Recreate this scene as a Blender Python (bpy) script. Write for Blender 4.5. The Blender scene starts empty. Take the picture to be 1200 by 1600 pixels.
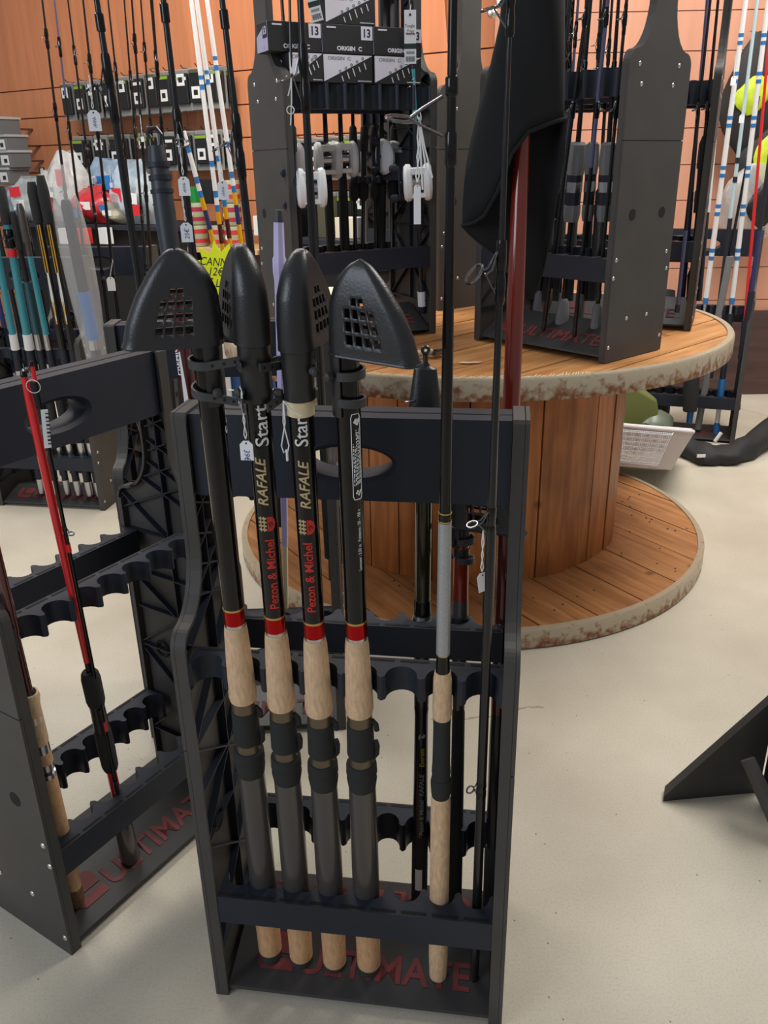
import bpy, bmesh, math, random
from mathutils import Vector as V, Matrix as Mx, noise as NZ
random.seed(4)
C = bpy.context.scene.collection
PI = math.pi
# ------------------------------------------------------------------ camera
FPX, PITCH, ROLL, CAMH = 1305., math.radians(22.65), math.radians(-1.1), 1.2
CF = V((0, math.cos(PITCH), -math.sin(PITCH)))
CR = V((1, 0, 0)) * math.cos(ROLL) + V((0, math.sin(PITCH), math.cos(PITCH))) * math.sin(ROLL)
CU = CR.cross(CF)
CP = V((0, 0, CAMH))
cam = bpy.data.objects.new('camera', bpy.data.cameras.new('camera'))
C.objects.link(cam)
m = Mx((CR, CU, -CF)).transposed().to_4x4(); m.translation = CP
cam.matrix_world = m
cam.data.sensor_fit = 'VERTICAL'; cam.data.sensor_height = 32.; cam.data.sensor_width = 24.
cam.data.lens = 32. * FPX / 1600.; cam.data.clip_start = .05
bpy.context.scene.camera = cam
# ------------------------------------------------------------------ light
sc = bpy.context.scene
sc.view_settings.view_transform = 'Standard'; sc.view_settings.look = 'None'
sc.view_settings.gamma = 1; sc.view_settings.use_curve_mapping = False
sc.view_settings.exposure = 0.0
w = bpy.data.worlds.new('world'); sc.world = w; w.use_nodes = True
w.node_tree.nodes['Background'].inputs[0].default_value = (.93, .97, 1, 1)
w.node_tree.nodes['Background'].inputs[1].default_value = .27
def area(name, loc, target, sx, sy, power, col):
    l = bpy.data.lights.new(name, 'AREA'); l.shape = 'RECTANGLE'; l.size = sx; l.size_y = sy
    l.energy = power; l.color = col
    o = bpy.data.objects.new(name, l); C.objects.link(o); o.location = loc
    o.rotation_euler = (V(target) - V(loc)).to_track_quat('-Z', 'Y').to_euler()
    return o
area('ceiling_light', (1.7, 2.7, 3.0), (1.5, 2.7, 0), 2.2, 1.2, 98, (1, .96, .89))
area('ceiling_light', (-1.2, 3.2, 3.0), (-1.7, 3.9, .6), 2.4, 1.2, 108, (1, .95, .88))
area('window_light', (-2.3, -.7, 1.95), (.1, 1.9, 1.0), 1.5, 1.5, 34, (.78, .87, 1))

# ------------------------------------------------------------------ pixel rays (the lens solved from the photograph, 1200 x 1600)
def ray(x, y): return CF + CR * ((x - 600) / FPX) - CU * ((y - 800) / FPX)
def hit(x, y, P, n):
    d = ray(x, y); return CP + d * ((V(P) - CP).dot(n) / d.dot(n))
def atz(x, y, z): return hit(x, y, (0, 0, z), V((0, 0, 1)))
def aty(x, y, Y): return hit(x, y, (0, Y, 0), V((0, 1, 0)))

# ------------------------------------------------------------------ materials
MATS = {}
def mat(name, col, rough=.5, metal=0, spec=.5, var=0, vscale=30, bump=0, bscale=200, stretch=(1, 1, 1), trans=0, alpha=1, coat=0, emit=0, obj=True):
    if name in MATS: return MATS[name]
    M = bpy.data.materials.new(name); M.use_nodes = True; nt = M.node_tree; b = nt.nodes['Principled BSDF']
    b.inputs['Base Color'].default_value = (*col, 1); b.inputs['Roughness'].default_value = rough
    b.inputs['Metallic'].default_value = metal; b.inputs['Specular IOR Level'].default_value = spec
    b.inputs['Transmission Weight'].default_value = trans; b.inputs['Alpha'].default_value = alpha
    b.inputs['Coat Weight'].default_value = coat
    if emit:
        b.inputs['Emission Color'].default_value = (*col, 1); b.inputs['Emission Strength'].default_value = emit
    tc = nt.nodes.new('ShaderNodeTexCoord'); mp = nt.nodes.new('ShaderNodeMapping')
    nt.links.new(tc.outputs['Object'], mp.inputs[0]); mp.inputs['Scale'].default_value = stretch
    if var:
        n = nt.nodes.new('ShaderNodeTexNoise'); n.inputs['Scale'].default_value = vscale; n.inputs['Detail'].default_value = 4
        nt.links.new(mp.outputs[0], n.inputs['Vector'])
        r = nt.nodes.new('ShaderNodeValToRGB'); r.color_ramp.elements[0].position = .3; r.color_ramp.elements[1].position = .7
        lo = [max(0, c * (1 - var)) for c in col]; hi = [min(1, c * (1 + var)) for c in col]
        r.color_ramp.elements[0].color = (*lo, 1); r.color_ramp.elements[1].color = (*hi, 1)
        nt.links.new(n.outputs['Fac'], r.inputs[0]); nt.links.new(r.outputs[0], b.inputs['Base Color'])
    if bump:
        n2 = nt.nodes.new('ShaderNodeTexNoise'); n2.inputs['Scale'].default_value = bscale
        nt.links.new(mp.outputs[0], n2.inputs['Vector'])
        bp = nt.nodes.new('ShaderNodeBump'); bp.inputs['Strength'].default_value = bump; bp.inputs['Distance'].default_value = .002
        nt.links.new(n2.outputs['Fac'], bp.inputs['Height']); nt.links.new(bp.outputs[0], b.inputs['Normal'])
    MATS[name] = M; return M
def s2l(r, g, b):
    f = lambda c: (c / 255 / 12.92) if c < 11 else ((c / 255 + .055) / 1.055) ** 2.4
    return (f(r), f(g), f(b))
BLK = mat('black_plastic_sky_tint', (.019, .023, .036), .5, var=.12, vscale=9, bump=.12, bscale=500, spec=.35)  # bluish: the sky's reflection on the beams is put into the colour
BLKS = mat('black_plastic_lit_side', (.068, .063, .059), .55, var=.12, vscale=7, bump=.1, bscale=500, spec=.35)  # paler copy of the same plastic, its warm reflection put into the colour
SLOT = mat('slot_black', (.004, .004, .004), .8)
PLATE = mat('grey_black_plate', (.04, .038, .039), .42, var=.1, vscale=6, spec=.45)
LOGO = mat('dull_red_print', s2l(112, 40, 42), .6, var=.15, vscale=60)
SCREW = mat('bare_steel', (.75, .75, .73), .35, 1)
RUB = mat('black_rubber', (.017, .017, .019), .36, bump=.12, bscale=420, spec=.6)
RUBM = mat('grey_rubber', (.045, .045, .047), .55, bump=.1)
GLOSS = mat('gloss_black_blank', (.005, .0045, .005), .14, spec=.42)
BLANK = mat('satin_black_blank', (.012, .012, .014), .2, spec=.5)
CORK = mat('cork', s2l(216, 182, 146), .75, var=.16, vscale=240, bump=.3, bscale=300, stretch=(1, 1, .3))
CORKD = mat('dark_cork', s2l(120, 85, 55), .75, var=.4, vscale=160, bump=.3)
CORKB = mat('orange_cork', s2l(208, 164, 122), .75, var=.16, vscale=200, bump=.25, stretch=(1, 1, .3))
REDM = mat('red_metal', (.42, .006, .008), .2, .85)
RED = mat('red_lacquer', (.75, .018, .025), .3, coat=.4)
SILV = mat('silver_metal', (.55, .55, .58), .25, 1)
GOLD = mat('gold_thread', (.55, .38, .12), .3, .8)
BRONZE = mat('bronze_window', (.17, .13, .09), .35, .7)
EVA = mat('black_foam', (.02, .021, .022), .85, bump=.25, bscale=900)
EVAG = mat('grey_foam', (.2, .2, .205), .85, bump=.25, bscale=900)
GUN = mat('gunmetal_lacquer', (.085, .077, .073), .22, .2, spec=.7)
SPARK = mat('silver_sparkle', (.40, .41, .42), .35, .35, var=.25, vscale=900)
BURG = mat('burgundy_lacquer', (.075, .008, .008), .16, spec=.6, coat=.4)
REDBR = mat('red_brown_lacquer', (.2, .018, .008), .13, spec=.6, coat=.3)
OLIVE = mat('olive_black_lacquer', (.02, .018, .007), .14, spec=.6, coat=.4)
WHITE = mat('white_plastic', (.82, .82, .82), .4)
PAPER = mat('white_paper', (.84, .84, .86), .8)
STRING = mat('white_string', (.8, .8, .8), .8)
INK = mat('blue_ink', (.05, .05, .25), .7)
TXTW = mat('white_print', (.85, .85, .85), .5)
TXTG = mat('gold_print', s2l(196, 172, 128), .45)
TXTR = mat('red_print', s2l(205, 40, 35), .45)
TXTK = mat('black_print', (.01, .01, .012), .5)
LILAC = mat('pale_lilac_plastic', s2l(196, 186, 228), .45, spec=.4)
CREAM = mat('cream_plastic', s2l(225, 208, 170), .55)
TEAL = mat('teal_lacquer', (.05, .30, .36), .2, coat=.4)
TEALD = mat('dark_teal_lacquer', (.02, .09, .11), .2, coat=.4)
YEL = mat('yellow_lacquer', s2l(225, 165, 20), .3)
ORA = mat('orange_wrap', s2l(200, 110, 30), .4, var=.5, vscale=400)
BLUE = mat('blue_lacquer', s2l(45, 120, 190), .35)
NAVY = mat('navy_lacquer', (.03, .035, .14), .3)
PURP = mat('violet_blue_lacquer', (.10, .105, .2), .25)
STEEL = mat('guide_steel', (.22, .22, .23), .22, 1)
FAB = mat('black_neoprene', (.017, .017, .018), .9, bump=.3, bscale=700, spec=.25)
FABG = mat('black_nylon', (.016, .016, .017), .7, bump=.35, bscale=60)

# ------------------------------------------------------------------ mesh helpers
class MB:
    def __init__(s): s.bm = bmesh.new(); s.md = []; s.cur = 0
    def slot(s, m):
        if m not in s.md: s.md.append(m)
        s.cur = s.md.index(m); return s
    def face(s, vs):
        try:
            f = s.bm.faces.new(vs); f.material_index = s.cur; return f
        except ValueError: return None
    def box(s, c, d, M=None):
        M = M or Mx(); vs = []
        for z in (-.5, .5):
            for x, y in ((-.5, -.5), (.5, -.5), (.5, .5), (-.5, .5)):
                vs.append(s.bm.verts.new(M @ V((c[0] + x * d[0], c[1] + y * d[1], c[2] + z * d[2]))))
        for q in ((3, 2, 1, 0), (4, 5, 6, 7), (0, 1, 5, 4), (1, 2, 6, 5), (2, 3, 7, 6), (3, 0, 4, 7)):
            s.face([vs[i] for i in q])
        return s
    def prism(s, pts, h0, h1, M=None):          # pts in local xy, extruded along local z
        M = M or Mx()
        a = [s.bm.verts.new(M @ V((x, y, h0))) for x, y in pts]; b = [s.bm.verts.new(M @ V((x, y, h1))) for x, y in pts]
        n = len(pts)
        s.face(a[::-1]); s.face(b)
        for i in range(n): s.face([a[i], a[(i + 1) % n], b[(i + 1) % n], b[i]])
        return s
    def loft(s, rings, cap=True, closed=True):
        R = [[s.bm.verts.new(p) for p in r] for r in rings]; n = len(R[0])
        for i in range(len(R) - 1):
            for j in range(n if closed else n - 1):
                s.face([R[i][j], R[i][(j + 1) % n], R[i + 1][(j + 1) % n], R[i + 1][j]])
        if cap: s.face(R[0][::-1]); s.face(R[-1])
        return s
    def lathe(s, prof, seg=14, M=None, cap=True):
        M = M or Mx()
        return s.loft([[M @ V((r * math.cos(2 * PI * k / seg), r * math.sin(2 * PI * k / seg), z)) for k in range(seg)] for z, r in prof], cap)
    def tube(s, path, r, seg=6, cap=True, M=None):
        M = M or Mx(); path = [M @ V(p) for p in path]; rings = []; up = None
        for i, p in enumerate(path):
            t = (path[min(i + 1, len(path) - 1)] - path[max(i - 1, 0)])
            t = t.normalized() if t.length > 1e-9 else V((0, 0, 1))
            if up is None:
                up = t.orthogonal().normalized()
            up = (up - t * up.dot(t)); up = up.normalized() if up.length > 1e-6 else t.orthogonal().normalized()
            bn = t.cross(up); rr = r[i] if isinstance(r, (list, tuple)) else r
            rings.append([p + up * (rr * math.cos(2 * PI * k / seg)) + bn * (rr * math.sin(2 * PI * k / seg)) for k in range(seg)])
        return s.loft(rings, cap)
    def ring(s, c, n, R, r, seg=12, sub=5, M=None):
        n = V(n).normalized(); u = n.orthogonal().normalized(); v = n.cross(u); c = V(c)
        rings = []
        M = M or Mx()
        for i in range(seg + 1):
            a = 2 * PI * i / seg; d = u * math.cos(a) + v * math.sin(a)
            rings.append([M @ (c + d * (R + r * math.cos(2 * PI * k / sub)) + n * (r * math.sin(2 * PI * k / sub))) for k in range(sub)])
        return s.loft(rings, False)
    def build(s, name, mt, parent=None, label=None, sharp=35, kind=None, bevel=0):
        bmesh.ops.remove_doubles(s.bm, verts=s.bm.verts, dist=1e-6)
        bmesh.ops.recalc_face_normals(s.bm, faces=s.bm.faces)
        me = bpy.data.meshes.new(name)
        for f in s.bm.faces: f.smooth = True
        s.bm.to_mesh(me); s.bm.free()
        for x in (s.md or [mt]): me.materials.append(x)
        me.set_sharp_from_angle(angle=math.radians(sharp))
        o = bpy.data.objects.new(name, me); C.objects.link(o)
        if parent is not None: o.parent = parent
        if label: o['label'] = label
        if kind: o['kind'] = kind
        if bevel:
            b = o.modifiers.new('bevel', 'BEVEL'); b.width = bevel; b.segments = 2; b.limit_method = 'ANGLE'; b.harden_normals = True
        return o
def tag(o, label, cat, group=None, kind=None):
    o['label'] = label; o['category'] = cat
    if group: o['group'] = group
    if kind: o['kind'] = kind
    return o
def thing(name, label, cat, M=None, group=None):
    o = bpy.data.objects.new(name, None); C.objects.link(o); o.empty_display_size = .05
    if M is not None: o.matrix_world = M
    return tag(o, label, cat, group)
def copy_tree(o, parent=None):
    c = o.copy(); C.objects.link(c)
    if parent is not None: c.parent = parent
    for ch in list(o.children): copy_tree(ch, c)
    return c
def RZ(a): return Mx.Rotation(math.radians(a), 4, 'Z')
def T(x, y, z): return Mx.Translation((x, y, z))
def frame(o, x, z):
    z = V(z).normalized(); x = V(x); x = (x - z * x.dot(z)).normalized(); y = z.cross(x)
    m = Mx((x, y, z)).transposed().to_4x4(); m.translation = V(o); return m
ORD = ['first', 'second', 'third', 'fourth', 'fifth', 'sixth', 'seventh', 'eighth', 'ninth', 'tenth', 'eleventh', 'twelfth', 'thirteenth', 'fourteenth']
def text(name, s, size, mt, parent, M, bend=None, extr=.0, align='LEFT', shear=0, sx=1., off=0., label=None):
    cu = bpy.data.curves.new(name, 'FONT'); cu.body = s; cu.size = size; cu.align_x = align; cu.shear = shear; cu.offset = off
    cu.resolution_u = 3
    t = bpy.data.objects.new(name, cu); C.objects.link(t)
    dg = bpy.context.evaluated_depsgraph_get(); me = bpy.data.meshes.new_from_object(t.evaluated_get(dg))
    bpy.data.objects.remove(t)
    bm = bmesh.new(); bm.from_mesh(me)
    if bend:
        bmesh.ops.triangulate(bm, faces=bm.faces)
        for _ in range(2):
            bmesh.ops.subdivide_edges(bm, edges=[e for e in bm.edges if e.calc_length() > bend * .35], cuts=1)
            bmesh.ops.triangulate(bm, faces=bm.faces)
    for v in bm.verts:
        x, y = v.co.x * sx, v.co.y
        if bend:                                # runs along local x, wraps around the x axis, outward = +z
            a = y / bend; v.co = V((x, bend * math.sin(a), bend * math.cos(a)))
        else: v.co = V((x, y, 0))
        v.co = M @ v.co
    bm.to_mesh(me); bm.free(); me.name = name
    me.materials.clear(); me.materials.append(mt)
    o = bpy.data.objects.new(name, me); C.objects.link(o); o.parent = parent
    if label: o['label'] = label
    return o

# ------------------------------------------------------------------ the room
def struct(o): o['kind'] = 'structure'; return o
def floor_mat():
    M = bpy.data.materials.new('concrete_floor'); M.use_nodes = True; nt = M.node_tree; b = nt.nodes['Principled BSDF']; N = nt.nodes.new; L = nt.links.new
    tc = N('ShaderNodeTexCoord')
    n1 = N('ShaderNodeTexNoise'); n1.inputs['Scale'].default_value = 2.2; n1.inputs['Detail'].default_value = 6
    n2 = N('ShaderNodeTexNoise'); n2.inputs['Scale'].default_value = 230; n2.inputs['Detail'].default_value = 3
    for n in (n1, n2): L(tc.outputs['Object'], n.inputs['Vector'])
    r1 = N('ShaderNodeValToRGB'); e = r1.color_ramp.elements
    e[0].position = .3; e[0].color = (*s2l(186, 176, 158), 1); e[1].position = .7; e[1].color = (*s2l(212, 204, 187), 1)
    L(n1.outputs['Fac'], r1.inputs[0])
    r2 = N('ShaderNodeValToRGB'); e = r2.color_ramp.elements
    e[0].position = .3; e[0].color = (.62, .6, .57, 1); e[1].position = .55; e[1].color = (1, 1, 1, 1)
    L(n2.outputs['Fac'], r2.inputs[0])
    mx = N('ShaderNodeMix'); mx.data_type = 'RGBA'; mx.blend_type = 'MULTIPLY'; mx.inputs[0].default_value = .28
    L(r1.outputs[0], mx.inputs[6]); L(r2.outputs[0], mx.inputs[7])
    # dark specks
    vo = N('ShaderNodeTexVoronoi'); vo.inputs['Scale'].default_value = 26; L(tc.outputs['Object'], vo.inputs['Vector'])
    sp = N('ShaderNodeMath'); sp.operation = 'LESS_THAN'; sp.inputs[1].default_value = .045; L(vo.outputs['Distance'], sp.inputs[0])
    m2 = N('ShaderNodeMix'); m2.data_type = 'RGBA'; L(sp.outputs[0], m2.inputs[0]); L(mx.outputs[2], m2.inputs[6]); m2.inputs[7].default_value = (.22, .19, .15, 1)
    # hairline cracks
    n3 = N('ShaderNodeTexNoise'); n3.inputs['Scale'].default_value = 7; n3.inputs['Detail'].default_value = 5; L(tc.outputs['Object'], n3.inputs['Vector'])
    mxv = N('ShaderNodeMix'); mxv.data_type = 'RGBA'; mxv.inputs[0].default_value = .09
    L(tc.outputs['Object'], mxv.inputs[6]); L(n3.outputs['Color'], mxv.inputs[7])
    v2 = N('ShaderNodeTexVoronoi'); v2.feature = 'DISTANCE_TO_EDGE'; v2.inputs['Scale'].default_value = 1.15; L(mxv.outputs[2], v2.inputs['Vector'])
    ck = N('ShaderNodeMath'); ck.operation = 'LESS_THAN'; ck.inputs[1].default_value = .0026; L(v2.outputs['Distance'], ck.inputs[0])
    ck2 = N('ShaderNodeMath'); ck2.operation = 'MULTIPLY'; ck2.inputs[1].default_value = .6; nm_ = N('ShaderNodeTexNoise'); nm_.inputs['Scale'].default_value = .8; L(tc.outputs['Object'], nm_.inputs['Vector']); gt_ = N('ShaderNodeMath'); gt_.operation = 'GREATER_THAN'; gt_.inputs[1].default_value = .56; L(nm_.outputs['Fac'], gt_.inputs[0]); cm_ = N('ShaderNodeMath'); cm_.operation = 'MULTIPLY'; L(ck.outputs[0], cm_.inputs[0]); L(gt_.outputs[0], cm_.inputs[1]); L(cm_.outputs[0], ck2.inputs[0])
    m3 = N('ShaderNodeMix'); m3.data_type = 'RGBA'; L(ck2.outputs[0], m3.inputs[0]); L(m2.outputs[2], m3.inputs[6]); m3.inputs[7].default_value = (.2, .17, .13, 1)
    L(m3.outputs[2], b.inputs['Base Color']); b.inputs['Roughness'].default_value = .55; b.inputs['Specular IOR Level'].default_value = .3
    bp = N('ShaderNodeBump'); bp.inputs['Strength'].default_value = .05; bp.inputs['Distance'].default_value = .002; L(n2.outputs['Fac'], bp.inputs['Height']); L(bp.outputs[0], b.inputs['Normal'])
    return M
fm = floor_mat()
b_ = MB(); b_.box((.6, 2.6, -.05), (8.8, 10.4, .1)); struct(b_.build('floor', fm))
ORW = mat('orange_slat_wood', s2l(206, 134, 94), .5, var=.1, vscale=3, stretch=(7, 7, .5), spec=.3)
ORB = mat('orange_panel_wood', s2l(206, 132, 92), .5, var=.12, vscale=3.5, stretch=(6, 6, .4), spec=.3)
PINK = mat('pale_orange_slat_wood', s2l(208, 150, 124), .45, var=.08, vscale=3, stretch=(6, 6, .4), spec=.3)
DKW = mat('dark_wood_skirting', s2l(82, 58, 54), .5, var=.25, vscale=4, stretch=(.6, 1, 8))
GROOVE = mat('groove_shadow', s2l(120, 66, 42), .8)
GROOVEB = mat('blue_grey_groove', s2l(120, 100, 110), .6)
# left back wall, runs away to the left
WL0 = V((.57, 4.47, 0)); WLD = V((-.85, .527, 0)).normalized(); WLN = V((-.527, -.85, 0)).normalized()
def wl(x, y, off=0): return hit(x, y, WL0 + WLN * off, WLN)
def wlM(P, off=0): return frame(P, -WLD, (0, 0, 1))          # local x to the right along the wall, y away from the room
wallL = struct(MB().box((3.0, .06, 1.6), (6.0, .08, 3.2), frame(WL0, WLD, (0, 0, 1)) @ Mx.Scale(-1, 4, (0, 1, 0))).build('wall_left', GROOVE))
FL = frame(WL0, -WLD, (0, 0, 1))
zg = wl(75, 138).z; sp_ = .171; n0 = int(zg / sp_); zs = [zg - sp_ * (n0 - i) for i in range(n0)]
for z0 in [zs[0] - sp_] + zs:
    for k in range(3): MB().box((-1.0 - 2.0 * k, .012, z0 + sp_ / 2), (1.997, .022, sp_ - .007), FL).build('panel', ORW, wallL)
for k in range(5): MB().box((-.6 - 1.2 * k, .012, (zg + 3.2) / 2), (1.197, .022, 3.2 - zg - .007), FL).build('panel', ORB, wallL)
# right back wall, square to the view
wallR = struct(MB().box((2.3, 4.53, 1.6), (3.5, .08, 3.2)).build('wall_back', GROOVEB))
zr = aty(1083, 200, 4.478).z - 6 * .1655
for i in range(17):
    for k in range(2): MB().box((1.31 + 1.5 * k, 4.478, zr + .1655 * i + .083), (1.497, .024, .1615)).build('panel', PINK, wallR)
struct(MB().box((2.1, 4.46, .225), (3.05, .03, .45)).build('baseboard_back', DKW))
# wooden post with bolts in the corner of the two walls
post = struct(MB().box((0, 0, 1.92), (.09, .05, 1.0), frame(aty(770, 30, 4.3) * V((1, 1, 0)), (1, .12, 0), (-.09, 0, 1))).build('trim_1', mat('brown_post', s2l(140, 78, 36), .5, var=.2, vscale=6, stretch=(5, 5, .6))))
bb = MB()
for q in ((769.5, 20), (783, 4)): bb.lathe([(0, .024), (.008, .02), (.014, .008)], 12, frame(aty(q[0], q[1], 4.26), (1, 0, 0), (0, -1, 0)))
bb.build('bolt', SCREW, post)

# ------------------------------------------------------------------ the cable drum
DC, DR, DZ, DB = V((.29, 2.68, 0)), .775, .732, .056
def wood_mat(name, c1, c2, ang, sc_=1.0, st=(1.2, 14, 14)):
    M = bpy.data.materials.new(name); M.use_nodes = True; nt = M.node_tree; b = nt.nodes['Principled BSDF']; N = nt.nodes.new; L = nt.links.new
    tc = N('ShaderNodeTexCoord'); mp = N('ShaderNodeMapping'); mp.inputs['Rotation'].default_value = (0, 0, math.radians(-ang)); L(tc.outputs['Object'], mp.inputs[0])
    m2 = N('ShaderNodeMapping'); m2.inputs['Scale'].default_value = st; L(mp.outputs[0], m2.inputs[0])
    n = N('ShaderNodeTexNoise'); n.inputs['Scale'].default_value = 3; n.inputs['Detail'].default_value = 6; n.inputs['Distortion'].default_value = .6; L(m2.outputs[0], n.inputs['Vector'])
    oi = N('ShaderNodeObjectInfo')
    r = N('ShaderNodeValToRGB'); e = r.color_ramp.elements; e[0].position = .28; e[0].color = (*c1, 1); e[1].position = .72; e[1].color = (*c2, 1); L(n.outputs['Fac'], r.inputs[0])
    n2 = N('ShaderNodeTexNoise'); n2.inputs['Scale'].default_value = 4.5; n2.inputs['Detail'].default_value = 5; L(tc.outputs['Object'], n2.inputs['Vector'])
    r2 = N('ShaderNodeValToRGB'); e = r2.color_ramp.elements; e[0].position = .36; e[0].color = (.5, .47, .46, 1); e[1].position = .55; e[1].color = (1, 1, 1, 1); L(n2.outputs['Fac'], r2.inputs[0])
    mx = N('ShaderNodeMix'); mx.data_type = 'RGBA'; mx.blend_type = 'MULTIPLY'; mx.inputs[0].default_value = .6; L(r.outputs[0], mx.inputs[6]); L(r2.outputs[0], mx.inputs[7])
    vo = N('ShaderNodeTexVoronoi'); vo.inputs['Scale'].default_value = 5.5; L(tc.outputs['Object'], vo.inputs['Vector'])      # knots
    rk = N('ShaderNodeValToRGB'); e = rk.color_ramp.elements; e[0].position = .03; e[0].color = (.25, .16, .1, 1); e[1].position = .1; e[1].color = (1, 1, 1, 1); L(vo.outputs['Distance'], rk.inputs[0])
    mk = N('ShaderNodeMix'); mk.data_type = 'RGBA'; mk.blend_type = 'MULTIPLY'; mk.inputs[0].default_value = .75; L(mx.outputs[2], mk.inputs[6]); L(rk.outputs[0], mk.inputs[7])
    hs = N('ShaderNodeHueSaturation'); ml = N('ShaderNodeMath'); ml.operation = 'MULTIPLY_ADD'; ml.inputs[1].default_value = .28; ml.inputs[2].default_value = .86; L(oi.outputs['Random'], ml.inputs[0]); L(ml.outputs[0], hs.inputs['Value']); L(mk.outputs[2], hs.inputs['Color'])
    L(hs.outputs[0], b.inputs['Base Color']); b.inputs['Roughness'].default_value = .42; b.inputs['Specular IOR Level'].default_value = .4
    bp = N('ShaderNodeBump'); bp.inputs['Strength'].default_value = .2; bp.inputs['Distance'].default_value = .004; L(n.outputs['Fac'], bp.inputs['Height']); L(bp.outputs[0], b.inputs['Normal'])
    return M
WTOP = wood_mat('drum_top_wood', s2l(172, 112, 60), s2l(214, 158, 102), 43)
WBOT = wood_mat('drum_bottom_wood', s2l(150, 100, 58), s2l(198, 142, 92), -57.5)
WCOL = wood_mat('drum_stave_wood', s2l(146, 84, 40), s2l(194, 122, 64), 0, st=(14, 14, 1.2))
def rim_mat():
    M = bpy.data.materials.new('rusty_steel_rim'); M.use_nodes = True; nt = M.node_tree; b = nt.nodes['Principled BSDF']; N = nt.nodes.new; L = nt.links.new
    tc = N('ShaderNodeTexCoord'); sx = N('ShaderNodeSeparateXYZ'); L(tc.outputs['Object'], sx.inputs[0])
    n = N('ShaderNodeTexNoise'); n.inputs['Scale'].default_value = 58; n.inputs['Detail'].default_value = 7; L(tc.outputs['Object'], n.inputs['Vector'])
    mm = N('ShaderNodeMath'); mm.operation = 'MULTIPLY_ADD'; mm.inputs[1].default_value = -5.0; mm.inputs[2].default_value = -.16; L(sx.outputs['Z'], mm.inputs[0])   # more rust towards the lower edge
    ad = N('ShaderNodeMath'); ad.operation = 'ADD'; L(n.outputs['Fac'], ad.inputs[0]); L(mm.outputs[0], ad.inputs[1])
    r = N('ShaderNodeValToRGB'); e = r.color_ramp.elements; e[0].position = .42; e[0].color = (*s2l(182, 168, 144), 1); e[1].position = .66; e[1].color = (*s2l(132, 78, 46), 1); L(ad.outputs[0], r.inputs[0])
    L(r.outputs[0], b.inputs['Base Color']); b.inputs['Metallic'].default_value = .15; b.inputs['Roughness'].default_value = .36
    return M
RIM = rim_mat()
drum = thing('cable_drum', 'large wooden cable drum used as a display table, with rusty steel rims', 'cable drum', T(*DC))
def disc_planks(zb, zt, r, ang, wd, mt, phase):
    a = math.radians(ang); k0 = int(r / wd) + 2
    for k in range(-k0, k0 + 1):
        v0, v1 = k * wd + phase + .0025, (k + 1) * wd + phase - .0025
        v0, v1 = max(v0, -r * .995), min(v1, r * .995)
        if v1 - v0 < .012: continue
        n = 10; up = []; dn = []
        for i in range(n + 1):
            v = v0 + (v1 - v0) * i / n; u = math.sqrt(max(r * r - v * v, 0)); up.append((u, v)); dn.append((-u, v))
        MB().prism(up + dn[::-1], zb, zt + random.uniform(-.0012, .0006), Mx.Rotation(a, 4, 'Z')).build('plank', mt, drum)
disc_planks(DZ - .042, DZ, DR - .006, 43, .142, WTOP, .02)
disc_planks(DB - .045, DB, DR - .006, -57.5, .165, WBOT, .03)
for nm, zt in (('rim_band', DZ), ('rim_band', DB)):
    o = MB().lathe([(-.052, DR - .004), (-.052, DR + .004), (-.002, DR + .004), (.003, DR), (.003, DR - .016), (.0005, DR - .017)], 96, None, False).build(nm, RIM, drum, sharp=50)
    o.location.z = zt
CRD = .495
n = 30
for k in range(n):
    a0, a1 = 2 * PI * k / n + .004, 2 * PI * (k + 1) / n - .004; ro = CRD + random.uniform(-.003, .003); ri = CRD - .03
    pts = [(ro * math.cos(a), ro * math.sin(a)) for a in (a0, (a0 + a1) / 2, a1)] + [(ri * math.cos(a), ri * math.sin(a)) for a in (a1, a0)]
    o = MB().prism(pts, 0, DZ - .042 - DB).build('stave', WCOL, drum); o.location.z = DB
MB().lathe([(DB, CRD - .032), (DZ - .043, CRD - .032)], 40).build('core', SLOT, drum)
# nail heads of the lower flange
nb = MB()
for k in range(60):
    a = random.uniform(0, 2 * PI); r = random.uniform(.53, .74); nb.lathe([(DB, .004), (DB + .001, .003)], 6, T(r * math.cos(a), r * math.sin(a), 0))
nb.build('nail_heads', mat('nail_dark', (.05, .035, .025), .6), drum, kind='stuff')
# pale scuffs and splinters where the rim has been scraped
sb = MB()
for k in range(70):
    a = math.radians(-118 + .62 * k) + random.uniform(-.004, .004); r0 = DR - .004; r1 = DR - random.uniform(.012, .034)
    sb.tube([(r0 * math.cos(a), r0 * math.sin(a), DZ + .0035), (r1 * math.cos(a + .02), r1 * math.sin(a + .02), DZ + .002)], .0011, 4)
sb.build('splintered_edge', mat('raw_wood_splinter', s2l(235, 215, 185), .8), drum, kind='stuff')

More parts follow.
